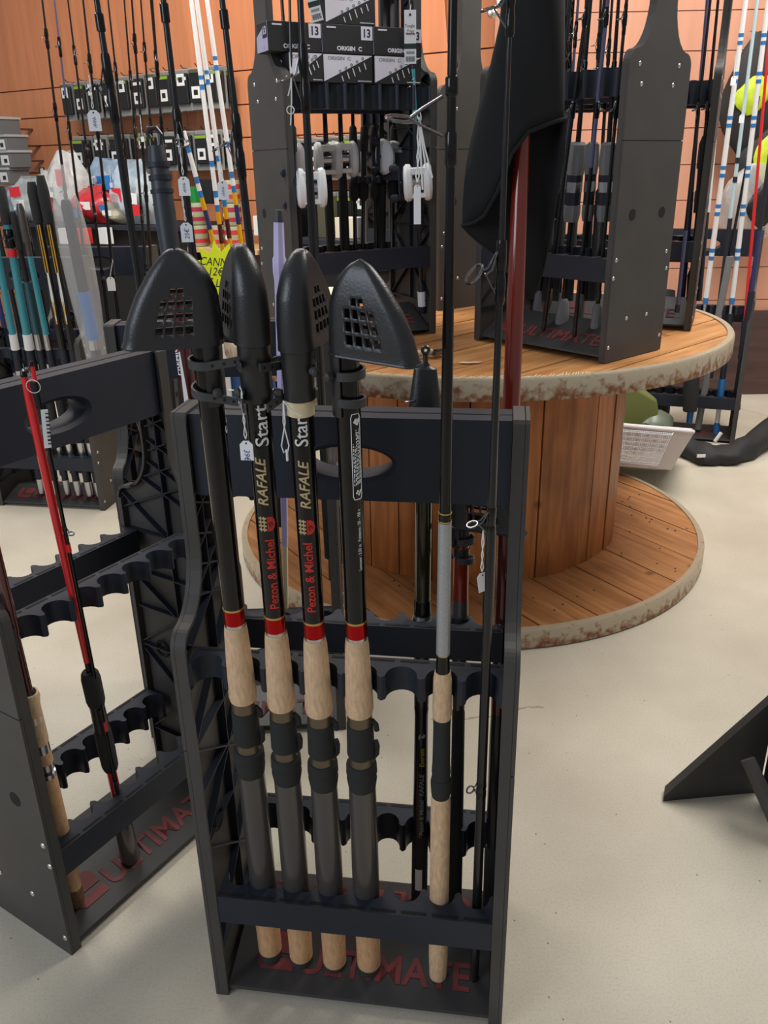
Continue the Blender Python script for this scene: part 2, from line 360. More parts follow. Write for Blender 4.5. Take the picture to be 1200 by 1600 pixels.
# ------------------------------------------------------------------ rod racks
TH = .02
def outline(D, zsh, zneck, ztop, nw):
    """side panel seen from the side: (depth y, height z)"""
    c = D / 2; h = nw / 2; pts = [(0, 0), (0, zsh - .03)]
    for i in range(7):                                        # rounded shoulder
        a = PI - (PI / 2) * .85 * i / 6; pts.append((.025 + .025 * math.cos(a), zsh - .03 + .028 * math.sin(a)))
    x0, z0 = pts[-1]; x1, z1 = c - h, zneck
    for i in range(1, 9):                                     # concave sweep into the neck
        t = i / 8; pts.append((x0 + (x1 - x0) * math.sin(t * PI / 2), z0 + (z1 - z0) * (1 - math.cos(t * PI / 2)) ** 1.0))
    pts += [(c - h, ztop - .004), (c - h + .004, ztop)]
    return pts + [(D - y, z) for y, z in pts[::-1]]
def clip_seg(p, q, poly):                                     # keep the sampled inside part of a rib
    ins = []
    for i in range(41):
        t = i / 40; x = p[0] + (q[0] - p[0]) * t; y = p[1] + (q[1] - p[1]) * t; c = False
        for k in range(len(poly)):
            (xa, ya), (xb, yb) = poly[k], poly[k - 1]
            if (ya > y) != (yb > y) and x < (xb - xa) * (y - ya) / (yb - ya) + xa: c = not c
        if c: ins.append((x, y))
    return (ins[0], ins[-1]) if len(ins) > 1 else None
def bar_pts(W, y0, y1, front, nn=8):
    """top view of a notched bar; notches on the front (low y) or the back edge"""
    L = W - 2 * TH; dep = .027; pts = []; sp = L / nn; r = sp * .40
    e, sgn = (y0, 1) if front else (y1, -1)
    for k in range(nn):
        cx = TH + sp * (k + .5); pts.append((cx - r - .004, e)); pts.append((cx - r, e + sgn * .004))
        for i in range(1, 10):
            a = PI - PI * i / 10; pts.append((cx + r * math.cos(a), e + sgn * (.004 + (dep - .004) * math.sin(a))))
        pts.append((cx + r, e + sgn * .004)); pts.append((cx + r + .004, e))
    o = y1 if front else y0
    return [(TH, e)] + pts + [(W - TH, e), (W - TH, o), (TH, o)]
RK = {}
def make_rack(key, origin, ang, label, W=.444, D=.245, tall=False, logo=True):
    M = T(*origin) @ RZ(ang)
    t = thing('rod_rack', label, 'rod rack', M, 'black plastic rod racks')
    if tall: zsh, zneck, ztop, nw = .692, .80, 1.12, .078; ub = uf = (.598, .656); lf = lb = (.192, .247); bz = (.985, 1.11)
    else: zsh, zneck, ztop, nw = .652, .735, .918, .07; uf = (.574, .609); ub = (.512, .563); lf = (.156, .207); lb = (.135, .19); bz = (.806, .915)
    poly = outline(D, zsh, zneck, ztop, nw); c = D / 2
    FR = Mx(((0, 0, 1, 0), (1, 0, 0, 0), (0, 1, 0, 0), (0, 0, 0, 1)))      # (y,z) drawing -> rack space, extrude along x
    for side in (0, 1):
        xo = 0 if side == 0 else W
        s = 1 if side == 0 else -1
        b = MB(); seam = .505 if tall else .47
        def q(a, b_): return (xo + s * a, xo + s * b_) if s > 0 else (xo - b_, xo - a)
        lo = [p for p in poly if p[1] < seam - .001]; hi = [p for p in poly if p[1] > seam + .001]
        lo2 = [(0, 0), (0, seam - .0012), (D, seam - .0012), (D, 0)]
        hi2 = [(0, seam + .0012)] + hi + [(D, seam + .0012)]
        b.prism(lo2, *q(0, .006), FR); b.prism(hi2, *q(0, .006), FR)
        b.prism([(.004, seam - .004), (.004, seam + .004), (D - .004, seam + .004), (D - .004, seam - .004)], *q(.002, .006), FR)
        # flange that runs round the edge
        nP = len(poly); inn = []
        for i in range(nP):
            p0, p1, p2 = V((*poly[i - 1], 0)), V((*poly[i], 0)), V((*poly[(i + 1) % nP], 0))
            d1 = (p1 - p0).normalized(); d2 = (p2 - p1).normalized(); n1 = V((d1.y, -d1.x, 0)); n2 = V((d2.y, -d2.x, 0)); nn_ = (n1 + n2); nn_ = nn_.normalized() / max(.5, nn_.normalized().dot(n1))
            inn.append((p1.x + nn_.x * .005, p1.y + nn_.y * .005))
        xa, xb = q(.005, TH)
        for i in range(nP):
            j = (i + 1) % nP
            if i == nP - 1: pass
            P = [poly[i], poly[j], inn[j], inn[i]]
            va = [b.bm.verts.new(FR @ V((p[0], p[1], xa))) for p in P]; vb = [b.bm.verts.new(FR @ V((p[0], p[1], xb))) for p in P]
            b.face(va[::-1]); b.face(vb)
            for k in range(4): b.face([va[k], va[(k + 1) % 4], vb[(k + 1) % 4], vb[k]])
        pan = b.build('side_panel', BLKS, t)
        # moulded ribs on the inner face
        rb = MB()
        ribs = [((0, z), (D, z)) for z in (.09, .30, .39, seam, .56)]
        for z0, z1 in ((.09, .30), (.30, .47), (.47, .64)):
            ribs += [((0, z0), (D, z1)), ((D, z0), (0, z1))]
        ribs += [((c, .09), (c, ztop))]
        for k in range(6): ribs += [((0, .60 + .045 * k), (D, .70 + .045 * k)), ((D, .60 + .045 * k), (0, .70 + .045 * k))]
        for a_, b_ in ribs:
            sg = clip_seg(a_, b_, inn)
            if not sg: continue
            p, e = V((*sg[0], 0)), V((*sg[1], 0)); d = e - p
            if d.length < .02: continue
            nrm = V((-d.y, d.x, 0)).normalized() * .0012
            rb.prism([tuple((p + nrm)[:2]), tuple((e + nrm)[:2]), tuple((e - nrm)[:2]), tuple((p - nrm)[:2])], *q(.005, .017), FR)
        rb.build('rib_lattice', BLK, pan)
        # bosses round the through holes, and the dark holes
        hb = MB(); hh = .345 if tall else .30
        for yy in (.06, D - .06):
            hb.lathe([(0, .013), (.0008, .013)], 14, T(xo - s * .0004 - (.0004 if s < 0 else 0), yy, hh) @ Mx.Rotation(PI / 2, 4, 'Y'))
            hb.ring((xo + s * .012, yy, hh), (1, 0, 0), .017, .003, 14, 5)
        hb.build('hole', SLOT, pan, kind='stuff')
        sb = MB()
        for yy, zz in ((.037, .66), (D - .05, .663), (.05, .62), (D - .068, .622), (.012, .245), (.006, .203), (D - .02, .25), (D - .012, .208), (.076, .101), (D - .082, .101), (.009, .037), (D - .012, .039)):
            if not tall: zz = zz * .94
            sb.lathe([(0, .0052), (.0012, .004)], 8, T(xo, yy, zz) @ Mx.Rotation(-s * PI / 2, 4, 'Y'))
        sb.build('screw_heads', SCREW, pan, kind='stuff')
    # bars
    def bar(nm, y0, y1, front, zz):
        b = MB(); b.prism(bar_pts(W, y0, y1, front), zz[0], zz[1]); o = b.build(nm, BLK, t)
        e = MB(); yb = (y1 - .006) if front else (y0 + .006)
        for k in range(9):
            cx = TH + (W - 2 * TH) * (k + .5) / 9; e.box((cx, yb, zz[1] + .0002), (.037, .005, .0006))  # dark strips laid on top paint the shade inside recessed slots
        e.build('slot_shade', SLOT, o)
    bar('upper_bar', 0, .045, True, uf); bar('upper_bar', D - .045, D, False, ub)
    bar('lower_bar', .001, .052, False, lf); bar('lower_bar', D - .052, D - .001, True, lb)
    # top beam with hand hole
    hz = (bz[0] + bz[1]) / 2; hzh = hz - .006; hw, hh = .056, .021; b = MB(); y0, y1 = c - .026, c + .026; nn = 28
    def sq(a):
        x, z = math.cos(a), math.sin(a); k = max(abs(x) / (W / 2 - TH - .001), abs(z) / ((bz[1] - bz[0]) / 2)); return (W / 2 + x / k, hz + z / k)
    rg = []
    corner = [math.atan2(z, x) for x, z in ((W / 2 - TH - .001, (bz[1] - bz[0]) / 2), (-(W / 2 - TH - .001), (bz[1] - bz[0]) / 2), (-(W / 2 - TH - .001), -(bz[1] - bz[0]) / 2), (W / 2 - TH - .001, -(bz[1] - bz[0]) / 2))]
    angs = sorted(set([round(2 * PI * k / nn - PI, 5) for k in range(nn)] + [round(a, 5) for a in corner]))
    outp = [sq(a) for a in angs]; inp = [(W / 2 + hw * math.cos(a), hzh + hh * math.sin(a)) for a in angs]; inb = [(W / 2 + (hw + .006) * math.cos(a), hzh + (hh + .006) * math.sin(a)) for a in angs]
    def R(pts, y): return [V((x, y, z)) for x, z in pts]
    rings = [R(outp, y0), R(inb, y0), R(inp, y0 + .006), R(inp, y1 - .006), R(inb, y1), R(outp, y1), R(outp, y0)]
    b.loft(rings, False); b.build('top_beam', BLK, t, sharp=28, bevel=0)
    gg = MB(); gg.box((W / 2, c, bz[1] + .0003), (W - 2 * TH - .002, .003, .0006)); gg.build('beam_groove', SLOT, t)
    for s in (0, 1):
        gg = MB(); gg.box((TH / 2 if s == 0 else W - TH / 2, c, hz), (TH - .002, nw - .006, bz[1] - bz[0])); gg.build('beam_end', BLK, t)
    # sloping base plates, one each way
    for fb in (0, 1):
        zt_ = .075 if tall else .045; b = MB(); p = [(.004, .012), (.008, .010), (c - .001, zt_), (c - .001, zt_ + .003), (.006, .016)]
        if fb: p = [(D - y, z) for y, z in p]
        b.prism(p, TH, W - TH, FR); pl = b.build('base_plate', PLATE, t)
        if logo:
            th = math.atan2(zt_ + .003 - .016, c - .007); L = V((.0, c - .007, zt_ - .017)).normalized()
            base = V((0, .006, .0166))
            if fb == 0: MM = frame(base, (1, 0, 0), (0, -math.sin(th), math.cos(th)))
            else: MM = frame(V((W, D - .006, .0166)), (-1, 0, 0), (0, math.sin(th), math.cos(th)))
            lb_ = MB()
            x0, v0, S = .055, .03, .06
            lb_.prism([(x0, v0 + S), (x0, v0 + .012), (x0 + .01, v0), (x0 + S, v0), (x0 + S, v0 + .018), (x0 + .018, v0 + .018), (x0 + .014, v0 + .024), (x0 + .012, v0 + S)], 0, .0006, MM)
            lb_.prism([(x0 + .024, v0 + .026), (x0 + S, v0 + .026), (x0 + S, v0 + S * .86), (x0 + S - .008, v0 + S), (x0 + .024, v0 + S)], 0, .0006, MM)
            lb_.build('logo', LOGO, pl)
            text('lettering', 'ULTIMATE', .058, LOGO, pl, MM @ T(.122, .030, .0005), sx=1.02, off=.0012)
    RK[key] = dict(o=V(origin), a=V((math.cos(math.radians(ang)), math.sin(math.radians(ang)), 0)), n=V((-math.sin(math.radians(ang)), math.cos(math.radians(ang)), 0)), M=M, t=t, W=W, D=D)
    return t
ZT = DZ + .001
def by_right(P, ang, W=.444): a = math.radians(ang); return (P[0] - W * math.cos(a), P[1] - W * math.sin(a))
make_rack('A', (-.278, .922, 0), -8.4, 'black plastic rod rack in the foreground centre holding four cork-handled rods')
make_rack('I', (-.53, .996, 0), 57.5, 'black plastic rod rack at the left edge holding the bright red rod')
make_rack('G', (-.54, 1.565, 0), 2, 'black rod rack right behind the foreground rack')
make_rack('F', (*by_right((-1.06, 2.94), -10), 0), -10, 'black rod rack at far left filled with turquoise and yellow rods')
make_rack('H', (-1.34, 3.37, 0), -5, 'black rod rack behind the turquoise rods with thin dark rods in it')
pB = atz(945, 568, ZT); make_rack('B', (*by_right(pB, -49.6), ZT), -49.6, 'tall black rod rack on the drum, its broad screwed side panel turned to the front', tall=True)
pC = atz(681, 520, ZT); make_rack('C', (*by_right(pC, 28), ZT), 28, 'tall black rod rack on the left of the drum carrying white reels and small boxes', tall=True)
make_rack('D', (.40, 3.03, ZT), 125, 'tall black rod rack at the back of the drum seen between two other racks', tall=True)
pE = atz(1079, 517, ZT); make_rack('E', (*by_right(pE, -22), ZT), -22, 'tall black rod rack at the right rear of the drum behind the broad panel', tall=True)
make_rack('L', (1.17, 3.74, 0), -20, 'black rod rack on the floor by the back wall holding white and blue poles')
# ------------------------------------------------------------------ rods
def rk(key, x, y, l1, l2):
    """point seen at pixel (x, y) on the plane in which a rack's rods lean: through (depth, height) l1 and l2"""
    r = RK[key]; P = r['o'] + r['n'] * l1[0] + V((0, 0, l1[1])); Q = r['o'] + r['n'] * l2[0] + V((0, 0, l2[1]))
    return hit(x, y, P, r['a'].cross(Q - P))
def dep(P): return (P - CP).dot(CF)
FRONT = ((.055, .03), (.009, .6)); BACK = ((.205, .2), (.236, .57))
TF = ((.05, .05), (.012, .64)); TB = ((.205, .2), (.232, .64))
def rows(D=.245): return {}
class Rod:
    def __init__(s, P, Q, label, cat='fishing rod', name='fishing_rod', group=None, floorz=None, seg=14):
        s.P, s.Q = V(P), V(Q); s.ax = (s.Q - s.P).normalized(); s.L = (s.Q - s.P).length; s.seg_n = seg
        s.M = frame(s.P, (0, -1, 0), s.ax); s.t = thing(name, label, cat, s.M, group)
    def at(s, d): return s.P + s.ax * d
    def y2s(s, y):
        a, b = -.4, s.L + 1.2
        for _ in range(40):
            c = (a + b) / 2; p = s.at(c) - CP; yy = 800 - FPX * p.dot(CU) / p.dot(CF)
            if yy > y: a = c
            else: b = c
        return (a + b) / 2
    def px(s, prof): return [(s.y2s(y), w / 2 * dep(s.at(s.y2s(y))) / FPX) for y, w in prof]
    def part(s, name, mt, prof, pix=True, seg=None, label=None, sharp=35):
        pr = s.px(prof) if pix else prof
        return MB().lathe(pr, seg or s.seg_n).build(name, mt, s.t, label, sharp)
    def guide(s, d, ang, R, off, wrap=.012, r=None, mt=None, tilt=.3):
        """ring eye on two legs, with its lacquered whipping"""
        r = r or .004; a = math.radians(ang); u = V((math.cos(a), math.sin(a), 0)); v = V((-u.y, u.x, 0)); b = MB()
        c = u * (r + off + R) + V((0, 0, d)); n = (V((0, 0, 1)) + u * tilt).normalized()
        b.ring(c, n, R, max(.0012, R * .12), 16, 6)
        for q in (-1, 1):
            b.tube([u * r + V((0, 0, d + wrap * 1.6)) + v * q * r * .3, u * (r + off * .6) + v * q * R * .5 + V((0, 0, d + .3 * wrap)), c - u * R * .7 + v * q * R * .7], max(.0009, R * .07), 5)
        b.tube([u * r + V((0, 0, d - wrap * 1.8)), c - u * R], max(.0009, R * .07), 5)
        g = b.build('guide', mt or STEEL, s.t)
        MB().lathe([(d - wrap * 2.6, r * 1.02), (d - wrap * 2.3, r * 1.22), (d - wrap * .6, r * 1.25), (d - wrap * .3, r * 1.03), (d + wrap * .3, r * 1.03), (d + wrap * .6, r * 1.25), (d + wrap * 2.2, r * 1.2), (d + wrap * 2.5, r * 1.02)], s.seg_n).build('whipping', GLOSS, g)
        return g
    def print(s, txt, y0, size, mt, deg=0, r=None, sx=1., shear=0, pix=True, off=0.):
        """lettering that runs up the rod; deg turns it round the blank (0 faces the camera)"""
        d = s.y2s(y0) if pix else y0
        # local x of text -> rod z ; text outward (+z) -> towards angle deg ; text up (+y) -> to the left
        a = math.radians(deg); out = V((math.cos(a), math.sin(a), 0)); up = V((0, 0, 1)).cross(V((0, 0, 0)) + out) * -1
        X, Z = V((0, 0, 1)), out; Y = Z.cross(X)
        Mt = Mx((X, Y, Z)).transposed().to_4x4(); Mt.translation = V((0, 0, d))
        return text('lettering', txt, size, mt, s.t, Mt, bend=r, sx=sx, shear=shear, off=off)
def string_tag(P, hang, W, H, label, txt=None, loop=True, face=None, knot=None, tilt=0, twist=0, group=None, upward=False):
    """a strung cardboard price tag: hangs from P, its card's top at P + hang"""
    P = V(P); hang = V(hang); t = thing('price_tag', label, 'price tag', T(*P), group)
    b = MB()
    for sx in (-1, 1):
        b.tube([V((0, 0, 0)), hang * .3 + V((sx * .0012, -.001, 0)), hang * .6 + V((-sx * .001, 0, 0)), hang * .9 + V((sx * .0015, 0, 0)), hang], .0007, 5)
    if loop: b.ring((0, 0, .001), (1, .3, .2), .0045, .0006, 10, 4)
    b.build('string', STRING, t)
    tw = math.radians(twist); Xd = V((math.cos(tw), math.sin(tw), 0)); Zd = V((math.sin(tw), -math.cos(tw), 0)); up = (V((0, 0, 1)) + Xd * math.tan(math.radians(tilt))).normalized()
    Mc = Mx((Xd, up, Zd)).transposed().to_4x4(); Mc.translation = hang - up * .002
    h = W / 2; c = W * .28
    pts = [(-h + c, 0), (-h, -c), (-h, -H), (h, -H), (h, -c), (h - c, 0)]
    card = MB().prism(pts, -.0004, .0004, Mc).build('card', PAPER, t)
    MB().lathe([(.0005, W * .07), (.0008, W * .07)], 10, Mc @ T(0, -W * .18, 0)).build('eyelet', TXTK, card)
    if txt == '~':                                     # a scrawled price nobody can read from here
        b = MB(); b.tube([Mc @ V((W * (.02 + .16 * math.sin(q * 2.4)), -H * (.32 + .5 * q / 14), .0008)) for q in range(15)], W * .018, 4); b.build('handwriting', INK, card)
    elif upward: text('handwriting', txt, W * .55, INK, card, Mc @ T(0, -H * .86, .0007) @ Mx.Rotation(PI / 2, 4, 'Z') @ T(0, -W * .2, 0), shear=.2, sx=.95)
    elif txt: text('handwriting', txt, W * .62, INK, card, Mc @ T(0, -H * .42, .0007) @ Mx.Rotation(-PI / 2, 4, 'Z') @ T(0, -W * .2, 0), shear=.2, align='LEFT', sx=.9)
    return t
def hood(R, d0, phi, L=.083, Hh=.097, sleeve=.066, style=0):
    """ventilated rubber tip protector: fin shaped dome that starts d0 along the rod and points towards phi"""
    a = math.radians(phi); u = V((math.cos(a), math.sin(a), 0)); v = V((-u.y, u.x, 0))
    Mh = Mx((u, v, V((0, 0, 1)))).transposed().to_4x4(); Mh.translation = V((0, 0, d0))
    zz = [0, .0015, .006, .012, .017, .0285, .0325, .044, .048, .0585, .0625, .071, .074, .080, .088, .095, .101, .106, .1095, .112]
    def ip(t, tab):
        for (t0, v0), (t1, v1) in zip(tab, tab[1:]):
            if t <= t1: return v0 + (v1 - v0) * (t - t0) / (t1 - t0)
        return tab[-1][1]
    dT = [(0, 1), (.02, .985), (.05, .965), (.25, .90), (.5, .765), (.75, .57), (.88, .44), (.95, .355), (1, .24)]
    bT = [(0, .0178), (.3, .0174), (.55, .0155), (.75, .008), (.88, -.002), (.95, -.010), (1, -.0205)]
    tT = [(0, .0172), (.03, .0165), (.3, .016), (.6, .0145), (.8, .0115), (.92, .0078), (1, .0015)]
    NS = 15; NA = 8; rings = []; fr = []
    FX = [0, .07, .14, .17, .29, .325, .445, .48, .60, .635, .745, .80, .87, .94, 1.0]
    for z in zz:
        t = z / .112; dx = ip(t, dT) * L; bx = ip(t, bT); th = ip(t, tT); ln = dx + bx; ra = min(th, ln * .35); rt = min(th * .72, ln * .3)
        x0, x1 = -bx + ra, dx - rt; ring = []
        for i in range(NA): an = -PI / 2 - PI * i / NA; ring.append((x0 + ra * math.cos(an), th * math.sin(an)))     # spine end
        for f in FX: ring.append((x0 + (x1 - x0) * f, th + (rt * 1.25 - th) * f * .9 if False else th * (1 - .22 * f)))
        e = th * .78
        for i in range(1, NA): an = PI / 2 - PI * i / NA; ring.append((x1 + rt * math.cos(an), e * math.sin(an)))
        for f in FX[::-1]: ring.append((x0 + (x1 - x0) * f, -th * (1 - .22 * f)))
        rings.append([V((x, y, z / .112 * Hh)) for x, y in ring])
    b = MB(); bm = b.bm; RR = [[bm.verts.new(Mh @ p) for p in r] for r in rings]; n = len(RR[0])
    rowband = {5: (3, 11), 7: (3, 11), 9: (5, 11), 11: (5, 9)}      # z band index -> fraction columns that are open
    rowband = {4: (3, 11), 6: (3, 11), 8: (5, 11), 10: (5, 11)}
    rowband = {4: (1, 3, 5, 7), 6: (1, 3, 5, 7), 8: (1, 3, 5, 7), 10: (3, 5)}
    cols = lambda j: (j - NA) if NA <= j < NA + NS - 1 else ((n - 1 - j - 1) if n - NS <= j < n - 1 else None)
    for i in range(len(RR) - 1):
        for j in range(n):
            cidx = cols(j)
            if cidx is not None and i in rowband and cidx in [q + 2 for q in rowband[i] if q + 2 <= 11]: continue
            f = bm.faces.new([RR[i][j], RR[i][(j + 1) % n], RR[i + 1][(j + 1) % n], RR[i + 1][j]])
    bm.faces.new(RR[-1])
    h = b.build('tip_protector', RUB, R.t, 'black rubber tip protector with a barred window', sharp=50)
    so = h.modifiers.new('solid', 'SOLIDIFY'); so.thickness = .0028; so.offset = -1
    # lip round the open bottom
    lb = MB(); lip = [p for p in rings[0]]
    lb.tube([Mh @ (p + V((0, 0, .0012))) for p in lip] + [Mh @ (lip[0] + V((0, 0, .0012)))], .0017, 6, False); lb.build('lip', RUB, h)
    # back gutter that hugs the blank
    g = MB(); rr = .0176; gr = []
    for z in (.004, -.012, -.0125, -.028, -.0285, -sleeve * .72, -sleeve * .73, -sleeve):
        k = 1.0 if z > -.013 else (.985 if z > -.029 else .96)
        ring = []
        for i in range(15): an = PI - 1.75 + 3.5 * i / 14; ring.append(V((rr * k * math.cos(an), rr * k * math.sin(an), z)))
        for i in range(14, -1, -1): an = PI - 1.75 + 3.5 * i / 14; ring.append(V(((rr * k - .003) * math.cos(an), (rr * k - .003) * math.sin(an), z)))
        gr.append([Mh @ p for p in ring])
    g.loft(gr); g.build('sleeve', RUB, h)
    for kk, (z, sp, tail) in enumerate(((-.014, 1, .04), (-.042, -1, .034))):
        z -= .006
        s_ = MB(); rb = .0186; wd = .0046; path = []
        e0 = 1.5 if style == 0 else 1.45
        for i in range(17): an = -e0 + 2 * e0 * i / 16; path.append(V((rb * math.cos(an), rb * math.sin(an), z - .006 * (i / 16 if kk else 0))))
        d = (path[-1] - path[-2]).normalized(); k = path[-1]
        tl = [(k + d * tail * q / 6 + V((.004 * (q / 6) ** 2, 0, .006 * q / 6 * (1 if kk == 0 else -.3)))) for q in range(1, 7)]
        allp = path + tl; rg = []
        for q, p in enumerate(allp):
            tg = (allp[min(q + 1, len(allp) - 1)] - allp[max(q - 1, 0)]); nr = V((tg.y, -tg.x, 0)).normalized() * .0012; zz_ = V((0, 0, wd))
            rg.append([Mh @ (p + nr + zz_), Mh @ (p + nr - zz_), Mh @ (p - nr - zz_), Mh @ (p - nr + zz_)])
        s_.loft(rg); st = s_.build('strap', RUBM, h)
        hb = MB()
        for q in (0, 2, 4):
            p = tl[q]; tg = tl[1] - tl[0]; nr = V((tg.y, -tg.x, 0)).normalized()
            for sg in (-1, 1): hb.lathe([(0, .0017), (.0003, .0017)], 8, Mh @ frame(p + nr * sg * .0013, (0, 0, 1), nr * sg))
        hb.build('strap_holes', SLOT, st, kind='stuff')
        MB().lathe([(0, .0035), (.005, .0052), (.008, .005), (.010, .0025)], 12, Mh @ frame(V((-.006, sp * -rb * .96, z)), (0, 0, 1), V((-.25, -sp, 0)))).build('stud', RUBM, h)
    return h
# --- the four cork-handled telescopic rods in front
PXA = [((424, 1497), (321, 545)), ((472, 1507), (397.5, 560)), ((524, 1516), (465, 560)), ((577, 1520), (540.5, 545))]
LBL = ['cork-handled telescopic rod, leftmost of four, its rubber hood pointing left', 'cork-handled telescopic rod with a white price tag on its hood strap', 'cork-handled telescopic rod with a cream tape band under its hood', 'cork-handled telescopic rod, rightmost of four, its rubber hood pointing right']
A = []; base = None
for i, ((bx, by), (tx, ty)) in enumerate(PXA):
    P, Q = rk('A', bx, by, *FRONT), rk('A', tx, ty, *FRONT); R = Rod(P, Q, LBL[i], group='cork-handled telescopic rods', seg=20); A.append(R)
    if i == 0:
        def cv(l): return R.px(l)
        base = dict(cap=cv([(1500, 26), (1494, 33), (1480, 37)]), butt=cv([(1481, 36), (1420, 38), (1392, 40)]), gun=cv([(1396, 34), (1388, 40), (1330, 42), (1205, 42)]),
            collar=cv([(1208, 37), (1203, 43), (1192, 47), (1186, 44), (1183, 48), (1170, 47), (1168, 42)]), br1=cv([(1172, 39), (1150, 38)]), seat=cv([(1156, 40), (1153, 43), (1107, 41)]),
            br2=cv([(1107, 39), (1088, 39)]), cork=cv([(1091, 41), (1084, 44), (1060, 43), (986, 37), (976, 34)]), sil=cv([(979, 33), (969, 33)]), red=cv([(971, 33.5), (948, 33.5)]), gold=cv([(949, 34.4), (946, 34.4)]), blank=cv([(947, 33), (800, 35.5), (640, 39.5), (520, 41)]))
    R.part('butt_cap', RUBM, base['cap'], False, label='grey rubber butt cap'); R.part('butt_grip', CORKB, base['butt'], False, label='cork butt end'); R.part('rear_grip', GUN, base['gun'], False, label='glossy dark grey rear grip')
    R.part('locking_collar', EVA, base['collar'], False, label='knurled black locking collar'); R.part('seat_window', BRONZE, base['br1'], False); st = R.part('reel_seat', EVA, base['seat'], False)
    R.part('seat_ring', BRONZE, base['br2'], False); R.part('fore_grip', CORK, base['cork'], False, label='cork fore grip'); R.part('silver_ring', SILV, base['sil'], False); R.part('red_ring', REDM, base['red'], False, label='shiny red metal ring')
    R.part('gold_ring', GOLD, base['gold'], False); R.part('blank', GLOSS, base['blank'], False, label='glossy black blank')
    z0 = base['seat'][0][0]; MB().tube([(0, .016, z0 - .004), (0, .0215, z0 + .004), (0, .0225, z0 + .018), (0, .0205, z0 + .026)], .0035, 8, M=RZ(-12)).build('seat_hook', EVA, st)
    z1 = base['seat'][-1][0]; MB().tube([(0, .016, z1 + .006), (0, .0215, z1), (0, .0225, z1 - .01)], .0035, 8, M=RZ(-12)).build('seat_hook', EVA, st)
bl = base['blank']; rb_ = .0152
hood(A[0], A[0].y2s(536), -78); hood(A[1], A[1].y2s(536), -152, L=.08, style=1, sleeve=.062); hood(A[2], A[2].y2s(545), 157, L=.08, style=1, sleeve=.054); hood(A[3], A[3].y2s(552), 56, L=.09)
def blank_r(R, y):
    s = R.y2s(y)
    for (s0, r0), (s1, r1) in zip(bl, bl[1:]):
        if s <= s1: return r0 + (r1 - r0) * (s - s0) / (s1 - s0)
    return bl[-1][1]
def px_len(R, y0, y1): return abs(R.y2s(y1) - R.y2s(y0))
def pr(R, txt, ya, yb, size, mt, deg, shear=0, off=0., nat=None):
    """lettering stretched to run from pixel row ya up to yb"""
    r = blank_r(R, (ya + yb) / 2) + .0005
    o = R.print(txt, ya, size, mt, deg, r, 1., shear, off=off); xs = [v.co.z for v in o.data.vertices]; w0 = max(xs) - min(xs); k = px_len(R, ya, yb) / w0; z0 = min(xs)
    for v in o.data.vertices: v.co.z = R.y2s(ya) + (v.co.z - z0) * k
    return o
def crest(R, ya, yb, deg):
    r = blank_r(R, ya) + .0006; z0, z1 = R.y2s(ya), R.y2s(yb); H = z1 - z0
    def bend(b, mt):
        for v in b.bm.verts:
            a = math.radians(deg) + v.co.y / r; v.co = V((math.cos(a) * (r + v.co.z), math.sin(a) * (r + v.co.z), z0 + v.co.x))
        return b.build('crest', mt, R.t)
    b = MB(); b.prism([(0, .001), (H * .5, .001), (H * .8, .004), (H, .006), (H, .0075), (H * .5, .0105), (0, .0075)][:2] + [(H, .001), (H * .97, .006), (H * .8, .0095), (H * .5, .0108), (H * .2, .0095), (H * .03, .006), (0, .001)][0:], 0, .0002); bend(b, TXTR)
    b = MB()
    for k in range(4): b.box((H * (.12 + .25 * k), -.0045, 0), (H * .12, .009, .0003))
    b.box((H * .5, -.0025, 0), (H, .0012, .0003)); b.box((H * .5, -.0065, 0), (H, .0012, .0003)); bend(b, TXTG)
    b = MB(); b.tube([(H * .3, .004, .0003), (H * .55, .0035, .0003), (H * .6, .006, .0003), (H * .4, .0075, .0003)], .0006, 4); bend(b, TXTK)
for R, d1, d2, d3, dc, dy, ye in ((A[1], 34, 20, 44, 4, 0, 626), (A[2], 20, 24, 29, -4, 5, 636)):
    pr(R, 'Pezon & Michel', 942 + dy, 835 + dy, .0150, TXTR, d1, off=.0003); crest(R, 822 + dy, 799 + dy, dc)
    pr(R, 'RAFALE', 782 + dy, 707 + dy, .0165, TXTG, d2, .25, off=.0003)
    pr(R, 'Start', 690, ye, .0215, TXTW, d3, off=.0002)
pr(A[0], 'Start', 676, 612, .0215, TXTW, 128)
# data panel and tiny lines on the fourth rod
r4 = blank_r(A[3], 700) + .0006; lb = MB(); za, zb2 = A[3].y2s(773), A[3].y2s(641)
def cyl(a, z): return V((r4 * math.cos(a), r4 * math.sin(a), z))
aa, ab = .20, .98
path = [cyl(aa + .1, za), cyl(aa, za + .004), cyl(aa, zb2 - .004), cyl(aa + .1, zb2)] + [cyl(aa + .1 + (ab - aa - .2) * k / 4, zb2) for k in range(1, 5)] + [cyl(ab, zb2 - .004), cyl(ab, za + .004), cyl(ab - .1, za)] + [cyl(ab - .1 - (ab - aa - .2) * k / 4, za) for k in range(1, 5)]
lb.tube(path, .00055, 4, False); dp = lb.build('data_panel', TXTW, A[3].t, 'white outlined panel of tiny print')
m3_ = MB()
for k in range(5):
    a = .34 + .125 * k; zz_ = za + .017 + .0006 * k; ze = zb2 - .014 - (.02 if k < 2 else .004) - .003 * (k % 2)
    while zz_ < ze:
        wl_ = random.uniform(.0015, .005); r_ = r4 + .0002; m3_.tube([(r_ * math.cos(a), r_ * math.sin(a), zz_), (r_ * math.cos(a), r_ * math.sin(a), min(ze, zz_ + wl_))], .00055, 4); zz_ += wl_ + .0016
m3_.build('tiny_print', TXTW, dp, kind='stuff')
fb = MB()
